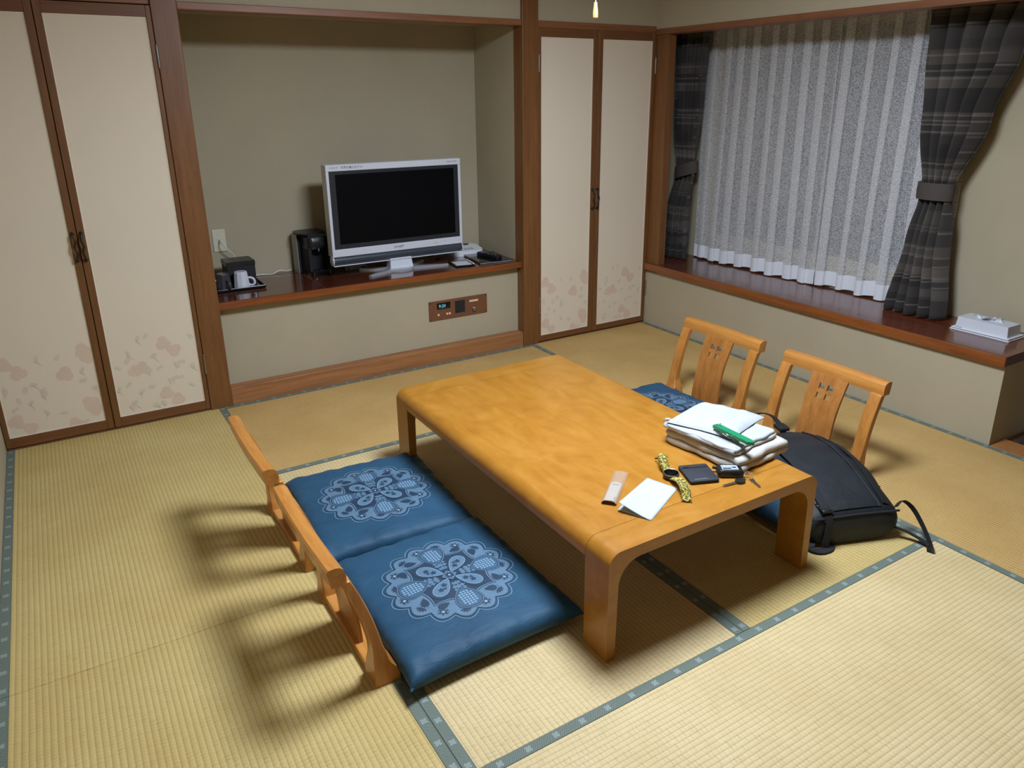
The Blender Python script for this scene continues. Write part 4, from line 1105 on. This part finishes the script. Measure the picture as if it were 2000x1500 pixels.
# folded towels ------------------------------------------------------------------------------
tw = placed('bath_towel', 'thick white terry towel folded on the table corner under the cotton cloth', 'towel', -1.540, -2.180, 6, Z+.0025)
def slab(name, x0, x1, y0, y1, z0, z1, mat, parent, seed, droop=0.):
    """a soft, fully rounded layer of cloth"""
    rg = random.Random(seed); ph = [rg.uniform(0, 6) for _ in range(6)]; n = 26; rings = []
    cx, cy, hx, hy = (x0+x1)/2, (y0+y1)/2, (x1-x0)/2, (y1-y0)/2
    ks = [math.sin(PI*i/16-PI/2) for i in range(17)]
    for q in ks:
        c = math.sqrt(max(0, 1-q*q)); ins = (1-c)*(z1-z0)/2
        ring = []
        for x, y in rrect(-hx+ins, -hy+ins, hx-ins, hy-ins, .012, 3)+[]:
            ring.append((x, y))
        # resample each side densely
        den = []
        for (ax, ay), (bx_, by_) in zip(ring, ring[1:]+ring[:1]):
            m_ = max(1, int(math.hypot(bx_-ax, by_-ay)/.012))
            den += [(ax+(bx_-ax)*k/m_, ay+(by_-ay)*k/m_) for k in range(m_)]
        rings.append([(cx+x+.003*math.sin(38*y+ph[0])+.0015*math.sin(95*y+ph[1]), cy+y+.003*math.sin(41*x+ph[2])+.0015*math.sin(90*x+ph[3]),
                       (z0+z1)/2+q*(z1-z0)/2*(1+.10*math.sin(33*x+29*y+ph[4])+.06*math.sin(70*x-50*y+ph[5]))-droop*max(0, x/hx)**3) for x, y in den])
    n0 = min(len(a) for a in rings); rings = [a if len(a) == n0 else [a[int(k*len(a)/n0)] for k in range(n0)] for a in rings]
    m = MB(); top = rings[-1]
    m.loft(rings, True, True, False)
    # domed top: shrink the last ring inwards
    cen = (cx, cy)
    prev = top
    for k in (.8, .55, .3, .1):
        nx = [(cx+(x-cx)*k, cy+(y-cy)*k, z1+.0012*math.sin(36*x*k+40*y*k+seed)) for x, y, z in top]
        m.loft([prev, nx], True, False, k == .1); prev = nx
    return m.build(name, mat, parent, 180)
slab('lower_layer', -.133, .128, -.168, .156, .0, .024, TOWEL, tw, 1)
slab('upper_layer', -.130, .126, -.165, .150, .023, .047, TOWEL, tw, 2)
fold = [[(.108+.0255*math.cos(q), y, .0235+.0235*math.sin(q)) for q in [-PI/2+PI*k/14 for k in range(15)]] for y in [-.160+.31*i/20 for i in range(21)]]
o = MB().loft(fold, False, False, False).build('rounded_fold', TOWEL, tw, 180)
s_ = o.modifiers.new('thick', 'SOLIDIFY'); s_.thickness = .012; s_.offset = -1
cw = placed('cotton_cloth', 'thin white cotton garment folded between the towel and the drawstring pouch', 'cloth', -1.545, -2.165, 8, Z+.0515)
slab('inner_layer', -.122, .112, -.150, .142, .0, .0125, TOWEL, cw, 3)
slab('outer_layer', -.132, .106, -.146, .146, .0120, .0240, COTTON, cw, 4)
fold = [[(-.110-.0235*math.cos(q), y, .0125+.0118*math.sin(q)) for q in [-PI/2+PI*k/12 for k in range(13)]] for y in [-.144+.285*i/20 for i in range(21)]]
o = MB().loft(fold, False, False, False).build('rounded_fold', COTTON, cw, 180)
s_ = o.modifiers.new('thick', 'SOLIDIFY'); s_.thickness = .006; s_.offset = -1
po = placed('drawstring_pouch', 'white drawstring pouch lying on top of the folded towels', 'pouch', -1.530, -2.140, 16, Z+.0775)
def pouch(u, v, top):
    x = -.125+.25*u; y = -.105+.23*v
    x += .012*math.sin(3*v+1)
    e = max(0, (1-abs(2*u-1)**5)*(1-abs(2*v-1)**5))
    n_ = .0036*math.sin(46*x+30*y+2*math.sin(25*y))+.0028*math.sin(80*y-34*x+2+1.5*math.sin(30*x))+.0016*math.sin(140*x+60*y)
    sag = -.007*max(0, (u-.72)/.28)**1.5
    return (x, y, (.004+.013*e**.6+n_*e if top else .002-.001*e)+sag)
m = MB().grid(40, 36, lambda u, v: pouch(u, v, True)).grid(40, 36, lambda u, v: pouch(u, v, False)); m.build('bag', COTTON, po, 180)
MB().grid(6, 30, lambda u, v: (lambda p: (p[0], p[1], p[2]+.0003+.0022*math.sin(PI*u)))(pouch(.02+.09*u, .02+.96*v, True))).build('drawcord_channel', COTTON, po, 180)
for yy, sgn in ((-.105, -1), (.122, 1)):
    mm = MB()
    for k in range(2):
        mm.tube(bez([(-.110, yy, .006), (-.118+.004*k, yy+sgn*.012, .005), (-.112+.010*k, yy+sgn*.024, -.002), (-.104+.012*k, yy+sgn*.036, -.010)], 5), .0018, 6)
    for k in range(3): mm.sphere((-.112+.002*k, yy+sgn*(.008+.006*k), .005-.002*k), .0048, 8, 6)
    mm.build('drawcord', COTTON, po, 60)
kt = placed('key_tag', 'green plastic room key bar with a wire ring lying on the white pouch', 'key tag', -1.612, -2.282, -91.5, Z+.0965)
MB().prism([(-.082, -.0125), (.070, -.0125), (.082, 0), (.082, .006), (.070, .0125), (-.074, .0125), (-.082, .006)], .0, .0105, None).build('bar', GREEN, kt, 25)
MB().tube([(-.070+.008*math.cos(2*PI*i/20), .008*math.sin(2*PI*i/20)+.002, .0105+.004*(1+math.cos(2*PI*i/20))) for i in range(20)], .0008, 6, closed=True).build('wire_ring', STEEL, kt, 60)
rp = []
for j in range(5):
    rp.append(MB().tube([(-.055+.014*j+.0085*math.cos(2*PI*i/18), -.018+.0055*math.sin(2*PI*i/18), .002+.002*math.cos(2*PI*i/18+j)) for i in range(18)], .0008, 5, closed=True).build('chain_link', STEEL, kt, 60))

# ------------------------------------------------------------------ backpack
bp = thing('backpack', 'black nylon backpack lying on the near right cushion beside the table leg', 'backpack', (-1.185, -2.485, 0), math.radians(-21))
SEC = [(0.0, .150, .012, .098), (.008, .168, .004, .116), (.03, .176, .002, .134), (.09, .180, .012, .156), (.16, .180, .060, .180), (.24, .176, .096, .201), (.34, .166, .101, .212), (.44, .150, .103, .203), (.52, .130, .105, .182), (.58, .106, .108, .158), (.605, .080, .112, .144)]
def bsec(v):
    for a, b in zip(SEC, SEC[1:]):
        if v <= b[0]:
            t = (v-a[0])/(b[0]-a[0]); return [a[i]+(b[i]-a[i])*t for i in (1, 2, 3)]
    return list(SEC[-1][1:])
def bring(v, grow=0.):
    w, b, t = bsec(v); w += grow; t += grow; c = (b+t)/2; h = (t-b)/2; out = []
    for k in range(40):
        q = 2*PI*k/40; cc, ss = math.cos(q), math.sin(q); e = .62
        x = w*math.copysign(abs(cc)**e, cc); z = c+h*math.copysign(abs(ss)**.72, ss)
        wr = .0035*math.sin(30*v+3*q)+.0025*math.sin(55*v-5*q)
        out.append((x*(1+wr*.6), v, z+wr*.5*(ss > 0)))
    return out
vs = [i/44*.605 for i in range(45)]
MB().loft([bring(v) for v in vs]).build('body', BAG, bp, 60)
def btop(x, v):
    w, b, t = bsec(v); u = min(.999, abs(x)/w); c = (b+t)/2; h = (t-b)/2
    return c+h*(1-u**(1/.62*1.0)*1.0)**.5 if u < 1 else c
def bz_(x, v):          # height of the upper surface at a given x, from the ring equation
    w, b, t = bsec(v); u = min(.9999, abs(x)/w); q = math.acos(u**(1/.62)); return (b+t)/2+(t-b)/2*math.sin(q)**.72
# front flap panel with welted edge and the dark slash pocket along the right side
MB().grid(14, 30, lambda u, v: (-.118+.215*u*(1-.12*v), .020+.50*v, bz_(-.118+.215*u*(1-.12*v), .020+.50*v)+.004)).build('front_panel', BAG, bp, 180)
edge = [(.098*(1-.12*v), .020+.50*v, bz_(.098*(1-.12*v), .020+.50*v)+.004) for v in [i/24 for i in range(25)]]
MB().tube(edge, .0036, 6).build('welt', STRAP, bp, 60)
edge = [(.128+.012*math.sin(PI*v), .030+.44*v, bz_(.128+.012*math.sin(PI*v), .030+.44*v)+.002) for v in [i/24 for i in range(25)]]
MB().tube(edge, 0, flat=((.5, 0, 1), .030, .004)).build('side_pocket_zip', BLACKM, bp, 60)
base = [(x, .006, .113-.004*abs(x/.17)) for x in [-.165+.33*i/20 for i in range(21)]]
MB().tube(base, .004, 6).build('bottom_piping', STRAP, bp, 60)
sx0 = -.110
sp = [(sx0-.004*math.sin(6*v), .45-.45*v, bz_(sx0, max(.0, .45-.45*v))+.009) for v in [i/22 for i in range(23)]]
MB().tube(sp, 0, flat=((0, 0, 1), .034, .003)).build('front_strap', STRAP, bp, 60)
bu = MB()
for y0_, y1_ in ((-.004, .016), (.020, .026), (.030, .052)): bu.box((sx0-.020, y0_+.012, bz_(sx0, .02)+.008), (sx0+.020, y1_+.012, bz_(sx0, .02)+.019), .003, 1)
bu.box((sx0-.020, .008, bz_(sx0, .02)+.009), (sx0-.015, .064, bz_(sx0, .02)+.017)); bu.box((sx0+.015, .008, bz_(sx0, .02)+.009), (sx0+.020, .064, bz_(sx0, .02)+.017))
bu.build('buckle', BLACK, bp, 40)
MB().tube([(sx0, .004, bz_(sx0, .01)+.008), (sx0, -.008, .095), (sx0-.004, -.010, .05), (sx0-.010, -.014, .012)], 0, flat=((0, -1, .4), .026, .002)).build('strap_tail', STRAP, bp, 60)
hd = bez([(-.060, .590, .140), (-.066, .640, .165), (-.052, .685, .190), (-.005, .700, .198), (.035, .680, .192), (.052, .640, .172), (.050, .590, .146)], 6)
MB().tube(hd, 0, flat=((0, .35, 1), .024, .005)).build('grab_handle', STRAP, bp, 60)
MB().box((.026, .585, .158), (.072, .640, .174), .004, 2).build('handle_collar', STRAP, bp)
lp_ = bez([(.168, .030, .108), (.205, .045, .120), (.238, .030, .095), (.246, -.02, .055), (.238, -.075, .022), (.226, -.105, .008), (.214, -.095, .004)], 6)
MB().tube(lp_, 0, flat=((1, .3, .2), .022, .002)).build('side_webbing', STRAP, bp, 60)
MB().tube(bez([(.160, .010, .04), (.195, -.012, .030), (.225, -.050, .018), (.236, -.080, .012)], 6), 0, flat=((0, .2, 1), .020, .003)).build('side_webbing', STRAP, bp, 60)
MB().tube(bez([(-.150, .02, .016), (-.170, -.004, .010), (-.150, -.026, .006), (-.110, -.020, .005), (-.085, .006, .006)], 6), 0, flat=((0, 0, 1), .030, .006)).build('shoulder_strap', STRAP, bp, 60)
